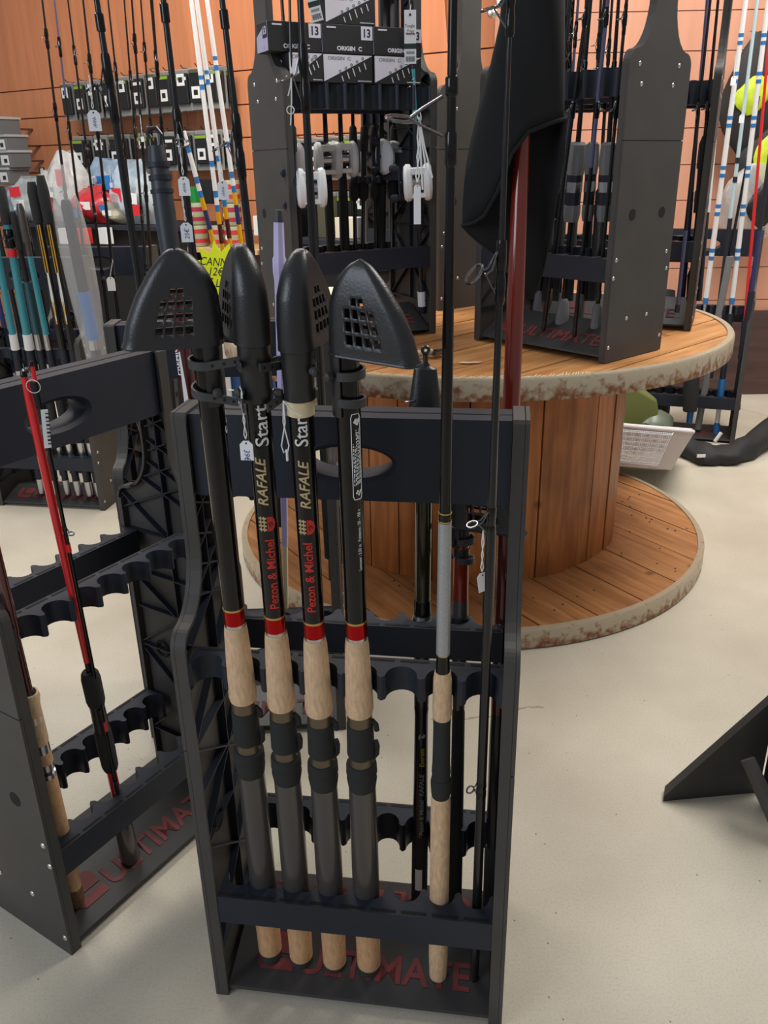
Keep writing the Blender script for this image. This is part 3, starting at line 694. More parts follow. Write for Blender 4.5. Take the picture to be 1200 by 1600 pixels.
for zc, s in ((zb2 - .009, 1), (za + .008, .8)):
    for q in range(5): fb.lathe([(0, .0018 * s), (.0003, .0018 * s)], 7, frame(V((r4 * math.cos(.5 + .09 * q), r4 * math.sin(.5 + .09 * q), zc + .0025 * math.sin(q * 2.1))), (0, 0, 1), V((math.cos(.5 + .09 * q), math.sin(.5 + .09 * q), 0))))
fb.build('emblem', TXTW, dp)
pr(A[3], 'Longueur : 3.50 m   Puissance : 50 - 100 g', 884, 789, .0056, TXTW, 44, off=.0001)
# cream tape on the third
r3 = blank_r(A[2], 640) + .0012; A[2].part('tape_band', CREAM, [(A[2].y2s(646), r3), (A[2].y2s(619), r3)], False, label='cream tape band')
# --- silver-grip rod and the thin dark rod on the right
P, Q = rk('A', 684, 1546, *FRONT), rk('A', 709, -60, *FRONT)
R5 = Rod(P, Q, 'tall cork and silver rod in the foreground rack with white strings tied up high', seg=18)
R5.part('butt_cap', RUB, [(1550, 20), (1545, 27), (1530, 29), (1522, 27)]); R5.part('butt_grip', CORK, [(1524, 27), (1490, 30), (1430, 30), (1250, 31), (1240, 28)])
R5.part('label_band', WHITE, [(1434, 31), (1424, 31)]); R5.part('locking_collar', EVA, [(1244, 28), (1236, 31), (1222, 33), (1214, 30)]); R5.part('reel_seat', EVA, [(1222, 27), (1205, 30), (1190, 28), (1135, 27), (1118, 29)])
R5.part('fore_grip', CORK, [(1120, 29), (1112, 31), (1060, 29), (1048, 25)], label='cork fore grip'); R5.part('winding_check', GLOSS, [(1049, 23), (1020, 20)]); R5.part('gold_ring', GOLD, [(1022, 21), (1020, 21)])
R5.part('silver_blank', SPARK, [(1020, 22), (814, 21)], label='sparkly silver lower blank'); R5.part('ferrule', GLOSS, [(815, 21.5), (797, 20)]); R5.part('gold_ring', GOLD, [(814, 22), (812, 22)]); R5.part('gold_ring', GOLD, [(801, 21.5), (799, 21.5)])
R5.part('blank', GLOSS, [(798, 19), (600, 18.5), (300, 15.5), (-60, 15)], label='black upper blank')
R5.part('whipping', GLOSS, [(262, 15), (256, 20), (210, 20.5), (205, 17)]); R5.part('whipping', GLOSS, [(152, 16), (147, 21), (122, 21), (118, 16)])
hk = R5.px([(200, 17)])[0]; b = MB(); gz = R5.y2s(183); 
cG = V((.012, -.046, gz)); b.ring(cG, (.15, .12, 1), .013, .0016, 20, 6)
for yy, dy in ((150, .006), (212, .006)):
    for q in (-1, 1): b.tube([(0.004 * q, -.008, R5.y2s(yy)), (.006 + q * .006, -.026, (R5.y2s(yy) * .45 + gz * .55)), (.012 + q * .0095, -.038, gz)], .0013, 6)
b.build('guide', STEEL, R5.t, 'large guide ring on four legs')
P, Q = rk('A', 739, 1577, *FRONT), rk('A', 799, -20, *FRONT)
R6 = Rod(P, Q, 'thin plain black rod at the right end of the foreground rack', seg=14)
R6.part('butt_cap', RUB, [(1580, 9), (1574, 15), (1560, 15)]); R6.part('blank', BLANK, [(1562, 14), (1330, 15), (960, 15.5), (800, 13.5), (400, 10), (-20, 6.5)])
R6.part('ferrule', BLANK, [(965, 16), (955, 18), (835, 17), (825, 14)])
for y, a, rr, of in ((815, -75, .0062, .012), (14, -70, .006, .012)): R6.guide(R6.y2s(y), a, rr, of, .008, R6.px([(y, 12)])[0][1])
R6.guide(R6.y2s(1232), -84, .0055, .004, .006, .0055, tilt=.6)
R6.guide(R6.y2s(425), -75, .011, .012, .012, .0042, tilt=1.2)
# --- back row of the foreground rack
P, Q = rk('A', 655, 1408, *BACK), rk('A', 665, 548, *BACK)
R7 = Rod(P, Q, 'olive black telescopic rod at the back of the foreground rack under a flat rubber cap', seg=18)
R7.part('rear_grip', EVA, [(1410, 22), (1404, 25), (1310, 25), (1300, 22)]); R7.part('reel_seat', BLANK, [(1302, 23), (1115, 21), (1105, 23), (1098, 21)]); R7.part('sleeve', OLIVE, [(1100, 23), (968, 27)]); R7.part('silver_ring', SILV, [(968, 33), (960, 29)], label='silver ring where it meets the bar'); R7.part('winding_check', GLOSS, [(960, 27), (938, 27)])
R7.part('blank', OLIVE, [(938, 25), (790, 26.5), (640, 27)])
r7s = R7.px([(1365, 25)])[0][1] + .0007; b = MB(); z0, z1 = R7.y2s(1382), R7.y2s(1350)
for q in range(5): b.prism([(0, -.007 + .0024 * q), (0, -.007 + .0024 * (q + 1)), (z1 - z0, -.007 + .0024 * (q + 1)), (z1 - z0, -.007 + .0024 * q)], 0, .0002)
for v in b.bm.verts: a = v.co.y / r7s - .1; v.co = V((math.cos(a) * (r7s + v.co.z), math.sin(a) * (r7s + v.co.z), z0 + v.co.x))
b.build('label_sticker', PAPER, R7.t, 'white barcode sticker')
cp = MB(); z0, z1 = R7.y2s(668), R7.y2s(572); k = dep(R7.at(z1)) / FPX
rg = []
for z, w, d in ((z0, 30, 15), (z0 + (z1 - z0) * .5, 24, 12), (z1 - .004, 18, 8), (z1, 8, 4), (z1 + .006, 4, 4), (z1 + .016, 4.5, 4.5)): rg.append([V((math.cos(2 * PI * q / 16) * d * k, math.sin(2 * PI * q / 16) * w * k, z)) for q in range(16)])
cp.loft(rg); cp.ring((0, 0, z1 + .022), (1, 0, 0), .0045, .0024, 14, 6); cap = cp.build('rubber_cap', RUB, R7.t, 'flat tapered black rubber cap with a hook loop')
sp = MB(); pts = [V((.012 * math.cos(.6 * q), -.022 + .011 * math.sin(.6 * q), z0 + .002 + .0009 * q)) for q in range(44)]; sp.tube(pts, .0012, 5); sp.build('spring', STEEL, cap, 'bright steel spring')
r7 = R7.px([(1200, 22.6)])[0][1] + .0005; TXTS = mat('silver_grey_print', s2l(150, 150, 150), .45)
for txt, ya, yb, mt, sz in (('Pezon & Michel', 1298, 1243, TXTS, .0095), ('RAFALE', 1237, 1203, TXTS, .0105), ('Extrem', 1192, 1163, mat('lime_gold_print', s2l(176, 164, 40), .45), .0105)):
    o = R7.print(txt, ya, sz, mt, 22, r7, shear=.15, off=.0002); zs_ = [v.co.z for v in o.data.vertices]; z00 = min(zs_); kz = px_len(R7, ya, yb) / (max(zs_) - z00)
    for v in o.data.vertices: v.co.z = R7.y2s(ya) + (v.co.z - z00) * kz
b = MB(); z0 = R7.y2s(1150); pts = [(.000, -.004), (.004, -.0055), (.010, -.003), (.012, .000), (.007, -.001), (.008, .002), (.011, .0035), (.008, .0058), (.004, .005), (.003, .002), (.005, -.001), (.0025, -.002)]
b.prism(pts, 0, .0002)
for v in b.bm.verts: a = v.co.y / r7; v.co = V((math.cos(a) * (r7 + v.co.z), math.sin(a) * (r7 + v.co.z), z0 + v.co.x))
b.build('fish_emblem', TXTS, R7.t)
P, Q = rk('A', 711, 1414, *BACK), rk('A', 722, 800, *BACK)
R8 = Rod(P, Q, 'short red-brown rod at the back of the foreground rack, its black hood under the beam', seg=18)
R8.part('rear_grip', EVA, [(1418, 12), (1412, 20), (1330, 21), (1112, 20), (1104, 17)]); R8.part('ferrule', GUN, [(1106, 19), (975, 27)]); R8.part('base_ring', RUB, [(975, 32), (962, 30)]); R8.part('lower_band', GUN, [(962, 26), (936, 25)]); R8.part('blank', REDBR, [(936, 24.5), (815, 24), (760, 24)])
R8.part('strap', RUB, [(868, 27), (856, 27)]); R8.part('strap', RUB, [(838, 27), (826, 27)])
h8 = hood(R8, R8.y2s(822), 62, L=.098, sleeve=.02)
P, Q = rk('A', 768, 1414, *BACK), rk('A', 818, 150, *BACK)
R9 = Rod(P, Q, 'glossy red-brown rod behind the beam, its tip in a black neoprene bag', seg=18)
R9.part('rear_grip', EVA, [(1420, 22), (1414, 27), (1330, 29), (1320, 27)]); R9.part('reel_seat', BLANK, [(1322, 26), (1150, 27), (1110, 25)]); R9.part('lower_blank', BURG, [(1112, 26), (972, 28)]); R9.part('silver_ring', SILV, [(974, 29), (971, 29)]); R9.part('blank', BURG, [(971, 27), (820, 27.5), (640, 27)]); R9.part('upper_blank', REDBR, [(641, 27), (400, 27), (150, 25)], label='bright red-brown upper blank')
# --- premium rod in the left back corner
P, Q = rk('A', 338, 930, *BACK), rk('A', 243, 222, *BACK)
R10 = Rod(P, Q, 'black rod with white arrow print at the left back of the foreground rack, hook-topped sleeve', seg=18)
R10.part('lower_sleeve', EVA, [(960, 16), (905, 22), (870, 26), (830, 24)]); R10.part('strap', RUBM, [(818, 26), (806, 26)]); R10.part('blank', BURG, [(832, 22), (600, 24), (380, 28)])
R10.part('upper_sleeve', mat('blue_black_sleeve', (.03, .034, .045), .45), [(400, 30), (330, 33), (250, 29), (228, 24)], label='blue-black upper sleeve'); b = MB(); z = R10.y2s(226)
b.tube([V((0, .006, z)), V((0, .008, z + .012)), V((0, .003, z + .02)), V((0, -.005, z + .02)), V((0, -.009, z + .014)), V((0, -.006, z + .008))], .0035, 8); b.build('hook', RUB, R10.t)
for q, (ya, yb) in enumerate(((262, 254), (282, 274), (302, 296))): R10.part('clip', BLK, [(ya, 36), (yb, 36)])
r10 = R10.px([(600, 24)])[0][1] + .0006
def arrow(R, r, ya, yb, yt, deg, mt=TXTW):
    b = MB(); z0, z1, z2 = R.y2s(ya), R.y2s(yb), R.y2s(yt)
    for v in b.prism([(0, .004), (0, .0015), (z1 - z0, -.0015), (z1 - z0, .0015)], 0, .0002).bm.verts:
        a = math.radians(deg) + v.co.y / r; v.co = V((math.cos(a) * (r + v.co.z), math.sin(a) * (r + v.co.z), z0 + v.co.x))
    b.build('white_flash', mt, R.t)
for v_ in (0,):
    b = MB(); z0, z1 = R10.y2s(645), R10.y2s(548); Hh = z1 - z0
    b.prism([(0, -.007), (0, .0015), (Hh, -.0025), (Hh, -.0048)], 0, .0003)
    for v in b.bm.verts: a = v.co.y / r10; v.co = V((math.cos(a) * (r10 + v.co.z), math.sin(a) * (r10 + v.co.z), z0 + v.co.x))
    b.build('white_flash', TXTW, R10.t); R10.print('PREMIUM', 585, .0125, TXTW, -32, r10, off=.0003)
# --- lilac cased pole
P, Q = rk('A', 447, 938, (.22, .2), (.225, .57)), rk('A', 435, 329, (.22, .2), (.225, .57))
R11 = Rod(P, Q, 'pale lilac plastic pole with a black end cap rising between the hoods', seg=8, cat='pole', name='pole')
R11.part('lower_tube', CREAM, [(950, 7), (855, 9), (850, 8)], label='cream lower tube'); R11.part('tube', LILAC, [(852, 10), (620, 14), (470, 16), (440, 17), (425, 21), (405, 22), (400, 18), (347, 16)], label='pale lilac tube'); R11.part('end_cap', RUBM, [(347, 17), (332, 16), (328, 13)])
# --- strung tags in front
def hangpx(P, x, y): return hit(x, y, P, V((0, 1, 0))) - P
p = A[1].at(A[1].y2s(600)) + V((-.008, -.022, 0)); p = hit(377, 612, p, V((0, 1, 0)))
string_tag(p, hangpx(p, 384, 686), .0145, .022, 'white price tag reading 39 euros strung from a hood strap', '39€', twist=-8)
p = hit(443, 632, A[2].at(A[2].y2s(630)) + V((0, -.024, 0)), V((0, 1, 0))); t_ = thing('string_loop', 'white string loop hanging from the third hood with no card', 'string', T(*p))
b = MB(); h1 = hangpx(p, 445, 688); h2 = hangpx(p, 449, 720)
b.tube([(0, 0, .004), h1 * .5 + V((.001, 0, 0)), h1 + V((-.004, 0, -.006)), h1 + V((-.002, 0, -.014)), h2 * .8], .0008, 5); b.tube([(0, 0, .004), h1 * .5 - V((.001, 0, 0)), h1 + V((.004, 0, -.006)), h1 + V((.002, 0, -.014)), h2 * .8], .0008, 5); b.tube([h2 * .8, h2], .0015, 5)
b.tube([(0, 0, .004), (.008, -.002, -.006), (.018, -.002, -.012)], .0008, 5); b.build('string', STRING, t_)
p = R6.at(R6.y2s(815)); p = hit(755, 828, p, V((0, 1, 0))); string_tag(p, hangpx(p, 753, 893), .016, .025, 'blank white price tag hanging in front of the drum wood', None, loop=False, twist=35, tilt=-10)
p = hit(655, 183, R5.at(R5.y2s(183)) + V((0, -.012, 0)), V((0, 1, 0))); string_tag(p, hangpx(p, 652, 285), .0065, .034, 'narrow white tag on long strings beside the white reel', None)
b = MB(); t_ = thing('string_ends', 'loose white string ends tied on the large guide ring', 'string', T(*p))
for dx, dz in ((.008, -.052), (.012, -.05), (.003, -.06)): b.tube([(0, 0, 0), (dx * .4, -.002, dz * .5), (dx, 0, dz)], .0008, 5)
b.build('string', STRING, t_)
# --- rods of the left rack
IF = ((.05, .04), (.012, .6))
P, Q = rk('I', 205, 1345, *IF), rk('I', 37, 585, *IF)
S1 = Rod(P, Q, 'bright red spinning rod with black split grip leaning in the left rack', seg=16)
S1.part('butt_cap', GUN, [(1342, 26), (1338, 30), (1292, 27), (1286, 22)], label='dark metallic butt cap'); S1.part('butt_section', RED, [(1290, 15), (1195, 15)]); S1.part('rear_grip', EVA, [(1202, 20), (1196, 25), (1170, 27), (1140, 26)]); S1.part('reel_seat', RUB, [(1142, 25), (1130, 24), (1104, 23), (1098, 27)])
S1.part('fore_grip', EVA, [(1100, 25), (1094, 29), (1060, 30), (1052, 27), (1049, 22)]); S1.part('winding_check', GLOSS, [(1050, 10), (1034, 9.5)]); S1.part('blank', RED, [(1034, 10.5), (760, 13.5), (640, 13.5), (600, 11), (588, 11)], label='bright red blank'); S1.part('top_ferrule', GLOSS, [(589, 11), (582, 10), (579, 5)])
b = MB(); rr = S1.px([(1120, 24)])[0][1]; b.box((rr * .8, rr * .5, (S1.y2s(1140) + S1.y2s(1102)) / 2), (.008, .006, S1.y2s(1102) - S1.y2s(1140))); b.build('seat_window', SLOT, S1.t)
P, Q = rk('I', 186, 1238, *IF), rk('I', 54, 568, *IF)
P = P + V((.004, -.016, 0)); Q = Q + V((.002, -.014, 0))
S2 = Rod(P, Q, 'thin black tip section strapped beside the bright red rod', seg=10)
S2.part('butt_cap', RUB, [(1240, 8), (1220, 8)]); S2.part('blank', GLOSS, [(1222, 7), (1130, 6.5), (850, 6.5), (600, 6), (568, 4)]); S2.part('red_band', RED, [(1142, 8), (1128, 8)]); S2.part('red_band', RED, [(862, 8), (850, 8)]); S2.part('red_band', RED, [(596, 7), (572, 7)])
S2.guide(S2.y2s(832), 70, .0042, .003, .005, .0026); S2.guide(S2.y2s(576), -70, .004, .003, .004, .0022)
p = S1.at(S1.y2s(610)) + V((.014, -.012, 0)); t_ = thing('swing_tag', 'narrow white swing tag with black print beside the red rod', 'swing tag', T(*p)); b = MB(); b.ring((0, 0, .008), (0, 1, .1), .009, .0005, 16, 4); b.build('string', STRING, t_)
h = hangpx(p, 69, 640); k = hangpx(p, 75, 700); Mc = frame(h, (.9, -.4, 0), (0, 0, 1)); d = (k - h)
b = MB(); n_ = V((.35, -.93, 0)); w_ = V((.0042, .0015, 0)); b.loft([[h - w_, h + w_, h + w_ - n_ * .0006, h - w_ - n_ * .0006], [k - w_, k + w_, k + w_ - n_ * .0006, k - w_ - n_ * .0006]]); cd = b.build('card', PAPER, t_)
Mt = Mx((d.normalized() * -1, n_.cross(d.normalized() * -1), n_)).transposed().to_4x4(); Mt.translation = k + n_ * .0008 - w_ * .0 + V((.0025, .0, 0)); m2_ = MB(); [m2_.box((.006 + .0052 * q, -.0008, 0), (.0016 + .001 * (q % 2), .005, .0004), Mt @ Mx.Rotation(.35, 4, 'Z') if False else Mt) for q in range(9)]; m2_.build('print', TXTK, cd, kind='stuff')
P, Q = rk('I', 122, 1412, *IF), rk('I', -20, 800, *IF)
S3 = Rod(P, Q, 'dark burgundy rod with worn cork handle at the left edge', seg=16)
S3.part('butt_end', CORKD, [(1414, 16), (1408, 22), (1385, 24)], label='dark speckled butt end'); S3.part('butt_grip', CORKB, [(1386, 23), (1340, 25), (1300, 25), (1212, 25), (1206, 22)]); S3.part('sliding_ring', SILV, [(1212, 25), (1205, 25)]); S3.part('seat_barrel', BURG, [(1208, 20), (1160, 20)]); S3.part('sliding_ring', SILV, [(1200, 24), (1188, 24)]); S3.part('cork_spacer', CORKB, [(1190, 25), (1174, 25)]); S3.part('sliding_ring', SILV, [(1176, 24), (1160, 24)])
S3.part('fore_grip', CORK, [(1160, 24), (1154, 26), (1100, 25), (1088, 30), (1082, 28)]); S3.part('winding_check', RUB, [(1086, 24), (1079, 20), (1076, 14)]); S3.part('blank', BURG, [(1080, 13), (990, 12), (985, 15), (800, 14)])
b = MB(); r3_ = S3.px([(1120, 25)])[0][1] + .0005; zz0 = S3.y2s(1126)
for v in b.prism([(0, -.002), (0, .009), (.012, .009), (.012, -.002)], 0, .0003).bm.verts: a = .5 + v.co.y / r3_; v.co = V((math.cos(a) * (r3_ + v.co.z), math.sin(a) * (r3_ + v.co.z), zz0 + v.co.x))
b.build('sticker', PAPER, S3.t)
# --- black neoprene bag over the tip of the red-brown rod
bag = thing('rod_bag', 'black neoprene bag hanging open over the tip of the red-brown rod', 'rod bag', T(*R9.at(R9.y2s(210))))
o_ = R9.at(R9.y2s(210)); kk = dep(o_) / FPX
def bp(x, y, d): return hit(x, y, o_ + V((0, d, 0)), V((0, 1, 0)))
colsB = 24; rws = 14
def lerp(a, b, t): return a + (b - a) * t
# mouth height and sideways position per angle: 0 right, 90 towards the viewer, 180 left, 270 back
def mouth(th):
    tab = [(0, (882, 186)), (40, (866, 190)), (75, (826, 206)), (105, (800, 240)), (130, (781, 292)), (155, (752, 345)), (180, (722, 352)), (205, (742, 372)), (240, (800, 415)), (275, (829, 476)), (300, (848, 420)), (325, (866, 330)), (345, (878, 250)), (360, (882, 186))]
    for (a0, p0), (a1, p1) in zip(tab, tab[1:]):
        if th <= a1:
            t = (th - a0) / (a1 - a0); t = t * t * (3 - 2 * t) * .4 + t * .6; return lerp(p0[0], p1[0], t), lerp(p0[1], p1[1], t)
rings = []
for i in range(rws + 1):
    t = i / rws; ring = []
    for j in range(colsB):
        th = 360 * j / colsB; a = math.radians(th); mx_, my = mouth(th); y = lerp(-90, my, t)
        yl = [(-90, 786), (30, 783), (100, 770), (160, 756), (250, 735), (352, 722)]; xl = 722
        for (y0, x0), (y1, x1) in zip(yl, yl[1:]):
            if y0 <= y <= y1: xl = x0 + (x1 - x0) * (y - y0) / (y1 - y0)
        xr = 883; c = (xl + xr) / 2; h = (xr - xl) / 2; x = c + h * math.cos(a); x = lerp(x, mx_, t ** 3)
        dpt = -.036 * math.sin(a) * (1 - .25 * t) + .004 * math.sin(3 * a + 5 * t)
        ring.append(bp(x, y, dpt) - o_)
    rings.append(ring)
bb_ = MB(); bb_.loft(rings, False); bo = bb_.build('bag_cloth', FAB, bag, sharp=80); so = bo.modifiers.new('solid', 'SOLIDIFY'); so.thickness = .004
ed = MB(); ed.tube(rings[-1] + [rings[-1][0]], .0026, 6, False); ed.build('hem', FAB, bag)
# --- thick rods of the rack behind (they rise past the top of the picture)
GF = FRONT
for i, (b0, t0, lab) in enumerate([((258, 700), (148, -20), 'thick matt black rod, first from the left before the orange wall, black winged guide'), ((327, 620), (253, -20), 'thick black rod standing just left of the white poles, two strung tags'), ((420, 640), (345, -20), 'thick black rod along the edge of the tall left rack, one tag'), ((506, 690), (468, -20), 'thick black rod standing right in front of the left white reel')]):
    P, Q = rk('G', *b0, *GF), rk('G', *t0, *GF); P2 = P + (P - Q).normalized() * ((P.z - .06) / max(.2, (Q - P).normalized().z))
    Rg = Rod(P2, Q, lab, group='thick black rods in the second rack'); y1 = b0[1]
    Rg.part('grip', EVA, [(Rg_y, w_) for Rg_y, w_ in ((1100, 15), (840, 18), (835, 14))] if False else [(y1 + 180, 17), (y1 + 60, 18), (y1 + 50, 14)])
    tp = 10 if i < 3 else 11
    Rg.part('blank', BLANK, [(y1 + 60, tp + 4), (300, tp + 2), (100, tp), (-20, tp - 1)])
    wr = [((22, 48), (150, 172)), ((6, 34), (182, 216)), ((16, 44), (195, 220)), ((135, 172),)][i]
    for a_, c_ in wr: Rg.part('whipping', GLOSS, [(c_ + 2, tp + 1), (c_, tp + 4), (a_, tp + 4), (a_ - 2, tp + 1)])
    gy, gx = [(138, -76), (222, 20), (228, -80), (122, -72)][i]; s = Rg.y2s(gy)
    Rg.guide(s, gx, .0135 if i != 1 else .012, .012, .02, Rg.px([(gy, tp + 2)])[0][1], BLK if i == 0 else None, tilt=.5)
    RK['g%d' % i] = Rg
def tagpx(R, x0, y0, x1, y1, W, H, lab, txt, **k):
    p = hit(x0, y0, R.at(R.y2s(y0)) + V((0, -.02, 0)), V((0, 1, 0))); return string_tag(p, hangpx(p, x1, y1), W, H, lab, txt, **k)
tagpx(RK['g0'], 140, 124, 145, 170, .02, .031, 'white strung price tag before the upper row of hanging packs', '~', twist=5)
tagpx(RK['g1'], 279, 215, 286, 274, .02, .03, 'white strung tag, upper of the two on the rod by the white poles', '~', twist=-10)
tagpx(RK['g1'], 284, 305, 290, 346, .02, .032, 'white strung tag reading 25 euros just above the left hood', '25€', twist=5, upward=True)
tagpx(RK['g2'], 341, 228, 347, 280, .018, .03, 'white strung tag beside the tall left rack over the tins', '~', twist=-5)
p = hit(455, 122, RK['g3'].at(RK['g3'].y2s(122)) + V((0, -.02, 0)), V((0, 1, 0))); t_ = thing('string_loop', 'white knotted string hanging before the upper bar of the left drum rack', 'string', T(*p)); b = MB()
for q in ((450, 150), (454, 196)): b.tube([(0, 0, 0), hangpx(p, *q) * .5 + V((.001, 0, 0)), hangpx(p, *q)], .0011, 5)
b.ring(hangpx(p, 454, 172), (0, 1, 0), .006, .0009, 12, 4); b.build('string', STRING, t_)
# lower rods seen through the beams of the second rack
for i, (x0, y0, x1, y1, mt, w_, lab) in enumerate([(520, 905, 515, 560, BLK, 13, 'short black foam-handled rod behind the third and fourth hoods'), (536, 880, 525, 560, REDBR, 7, 'slim red-brown rod just left of the fourth corked rod')]):
    P, Q = rk('G', x0, y0, *BACK), rk('G', x1, y1, *BACK); Rr = Rod(P, Q, lab, seg=10); Rr.part('grip', EVA, [(y0, w_), (y0 - 80, w_ + 2), (y0 - 90, w_ - 3)]); Rr.part('blank', mt, [(y0 - 88, w_ - 3), (y1, w_ - 4)])
    if i == 0: Rr.part('silver_ring', SILV, [(y0 - 84, w_ + 1), (y0 - 96, w_ + 1)])
# --- far-left rack: turquoise and yellow rods
FF = ((.06, .04), (.012, .6))
spec = [((66, 767), (-22, 300), TEAL, TEALD, 11, 'turquoise rod, nearer the left edge, partly out of the picture'), ((87, 768), (0, 290), TEAL, TEALD, 13, 'bright turquoise rod with a red-banded hook keeper'), ((106, 769), (20, 330), TEALD, BLANK, 9, 'dark teal rod with a curved guide line, third in the far-left rack'), ((123, 770), (30, 318), TEAL, GUN, 10, 'rod with a grey upper grip fading into blue'), ((141, 771), (48, 280), YEL, WHITE, 12, 'black-gripped rod with white and yellow flash, left of its twin'), ((156, 772), (62, 270), YEL, WHITE, 12, 'black-gripped rod with white and yellow flash and a hook at the top')]
for i, (b0, t0, m1, m2, w_, lab) in enumerate(spec):
    P, Q = rk('F', *b0, *FF), rk('F', *t0, *FF); Rf = Rod(P, Q, lab, seg=12, group='rods in the far-left rack'); RK['f%d' % i] = Rf
    Rf.part('butt_cap', SILV, [(b0[1] + 2, w_ + 2), (b0[1] - 20, w_ + 2)]); Rf.part('lower_grip', BLK, [(b0[1] - 20, w_ + 1), (720, w_ + 2), (712, w_ - 1)]); Rf.part('silver_ring', SILV, [(712, w_ + 2), (690, w_ + 1)]); Rf.part('rear_grip', EVA, [(690, w_ + 3), (600, w_ + 4), (592, w_)]); Rf.part('reel_ring', SILV, [(594, w_ + 4), (578, w_ + 3)]); Rf.part('reel_seat', BLK, [(578, w_ + 2), (545, w_ + 1)])
    if i < 4:
        Rf.part('white_ferrule', WHITE if i < 2 else SILV, [(546, w_ + 2), (522, w_ + 1)]); Rf.part('blank', m1, [(523, w_), (440 if i != 3 else 400, w_ - 1)]); Rf.part('upper_blank', m1 if i < 2 else m2, [(440 if i != 3 else 400, w_ - 1), (t0[1] + 30, w_ - 1)])
        Rf.part('top_grip' if i > 1 else 'tip_cap', EVA if i != 3 else GUN, [(t0[1] + 60, w_ + 3), (t0[1] + 8, w_ + 2), (t0[1], w_ - 2)])
    else:
        Rf.part('blank', BLANK, [(546, w_), (345, w_ + 1)]); Rf.part('upper_grip', EVA, [(348, w_ + 4), (300, w_ + 6), (t0[1] + 4, w_)], label='black upper grip')
        r_ = Rf.px([(430, w_)])[0][1] + .0008
        for ya, yb, mt, yw in ((500, 425, WHITE, .0045), (425, 350, YEL, .0055), (505, 470, YEL, .0025)):
            b = MB(); z0, z1 = Rf.y2s(ya), Rf.y2s(yb); h = z1 - z0
            pts = [(0, -.001), (0, .0015), (h * .5, yw), (h, yw * .8), (h, -yw * .5), (h * .5, -yw)] if mt is not YEL else [(0, -yw), (0, yw), (h, yw * .9), (h, -yw * .9)]
            b.prism(pts, 0, .0003)
            for v in b.bm.verts: a = v.co.y / r_ + .1; v.co = V((math.cos(a) * (r_ + v.co.z), math.sin(a) * (r_ + v.co.z), z0 + v.co.x))
            b.build('flash', mt, Rf.t)
        Rf.print('PREMIUM', 452, .012, TXTK, -12, r_ + .0005, sx=.95)
        if i == 5: b = MB(); z = Rf.L; b.tube([V((0, 0, z - .004)), V((0, 0, z + .01)), V((0, .006, z + .02)), V((0, .015, z + .016)), V((0, .016, z + .008))], .0025, 6); b.build('hook', BLK, Rf.t)
    if i in (1, 2): Rf.guide(Rf.y2s(372), -50, .009, .006, .012, Rf.px([(372, w_)])[0][1], BLK)
    if i == 1: Rf.part('red_band', RED, [(400, w_ + 2), (388, w_ + 2)])
for i, (b0, t0, lab) in enumerate([((58, 740), (-34, 330), 'first'), ((78, 742), (-8, 335), 'second'), ((98, 742), (22, 345), 'third'), ((118, 744), (40, 340), 'fourth'), ((136, 744), (58, 350), 'fifth'), ((150, 744), (80, 355), 'sixth')]):
    P, Q = rk('F', *b0, (.2, .05), (.235, .57)), rk('F', *t0, (.2, .05), (.235, .57)); Rf = Rod(P, Q, lab + ' dark rod from the left in the back row of the far-left rack', seg=10, group='dark rods in the back row of the far-left rack')
    Rf.part('butt_cap', SILV, [(b0[1], 10), (b0[1] - 24, 10)]); Rf.part('grip', EVA, [(b0[1] - 24, 11), (600, 12)]); Rf.part('reel_ring', SILV, [(600, 12), (582, 11)]); Rf.part('reel_seat', BLK, [(582, 10), (520, 10)]); Rf.part('blank', BLANK if i % 2 else NAVY, [(520, 8), (t0[1], 7)])
P, Q = rk('F', 168, 640, *FF), rk('F', 92, 262, *FF); Rs = Rod(P, Q, 'black rod wrapped in a clear plastic sleeve at the right of the far-left rack', seg=14)
Rs.part('grip', BLK, [(640, 16), (320, 17), (312, 12)]); Rs.part('blue_label', BLUE, [(530, 19), (455, 19)]); Rs.part('foil_band', SILV, [(545, 20), (530, 20)])
CLEAR = mat('clear_plastic_film', (.9, .9, .9), .18, trans=0, alpha=.28, spec=.6, bump=.6, bscale=35)
b = MB(); z0, z1 = Rs.y2s(600), Rs.y2s(258); k = dep(Rs.P) / FPX
rg = []
for q in range(12):
    t = q / 11; rr = (19 if t < .8 else 19 * (1 - (t - .8) * 2.2)) * k
    rg.append([V((rr * (1 + .14 * math.sin(3 * a + 4 * t)) * math.cos(a), rr * (1 + .2 * math.sin(2 * a + 7 * t)) * math.sin(a), z0 + (z1 - z0) * t)) for a in [2 * PI * j / 18 for j in range(18)]])
b.loft(rg, False); b.build('sleeve', CLEAR, Rs.t, 'clear crinkled plastic sleeve', sharp=60)
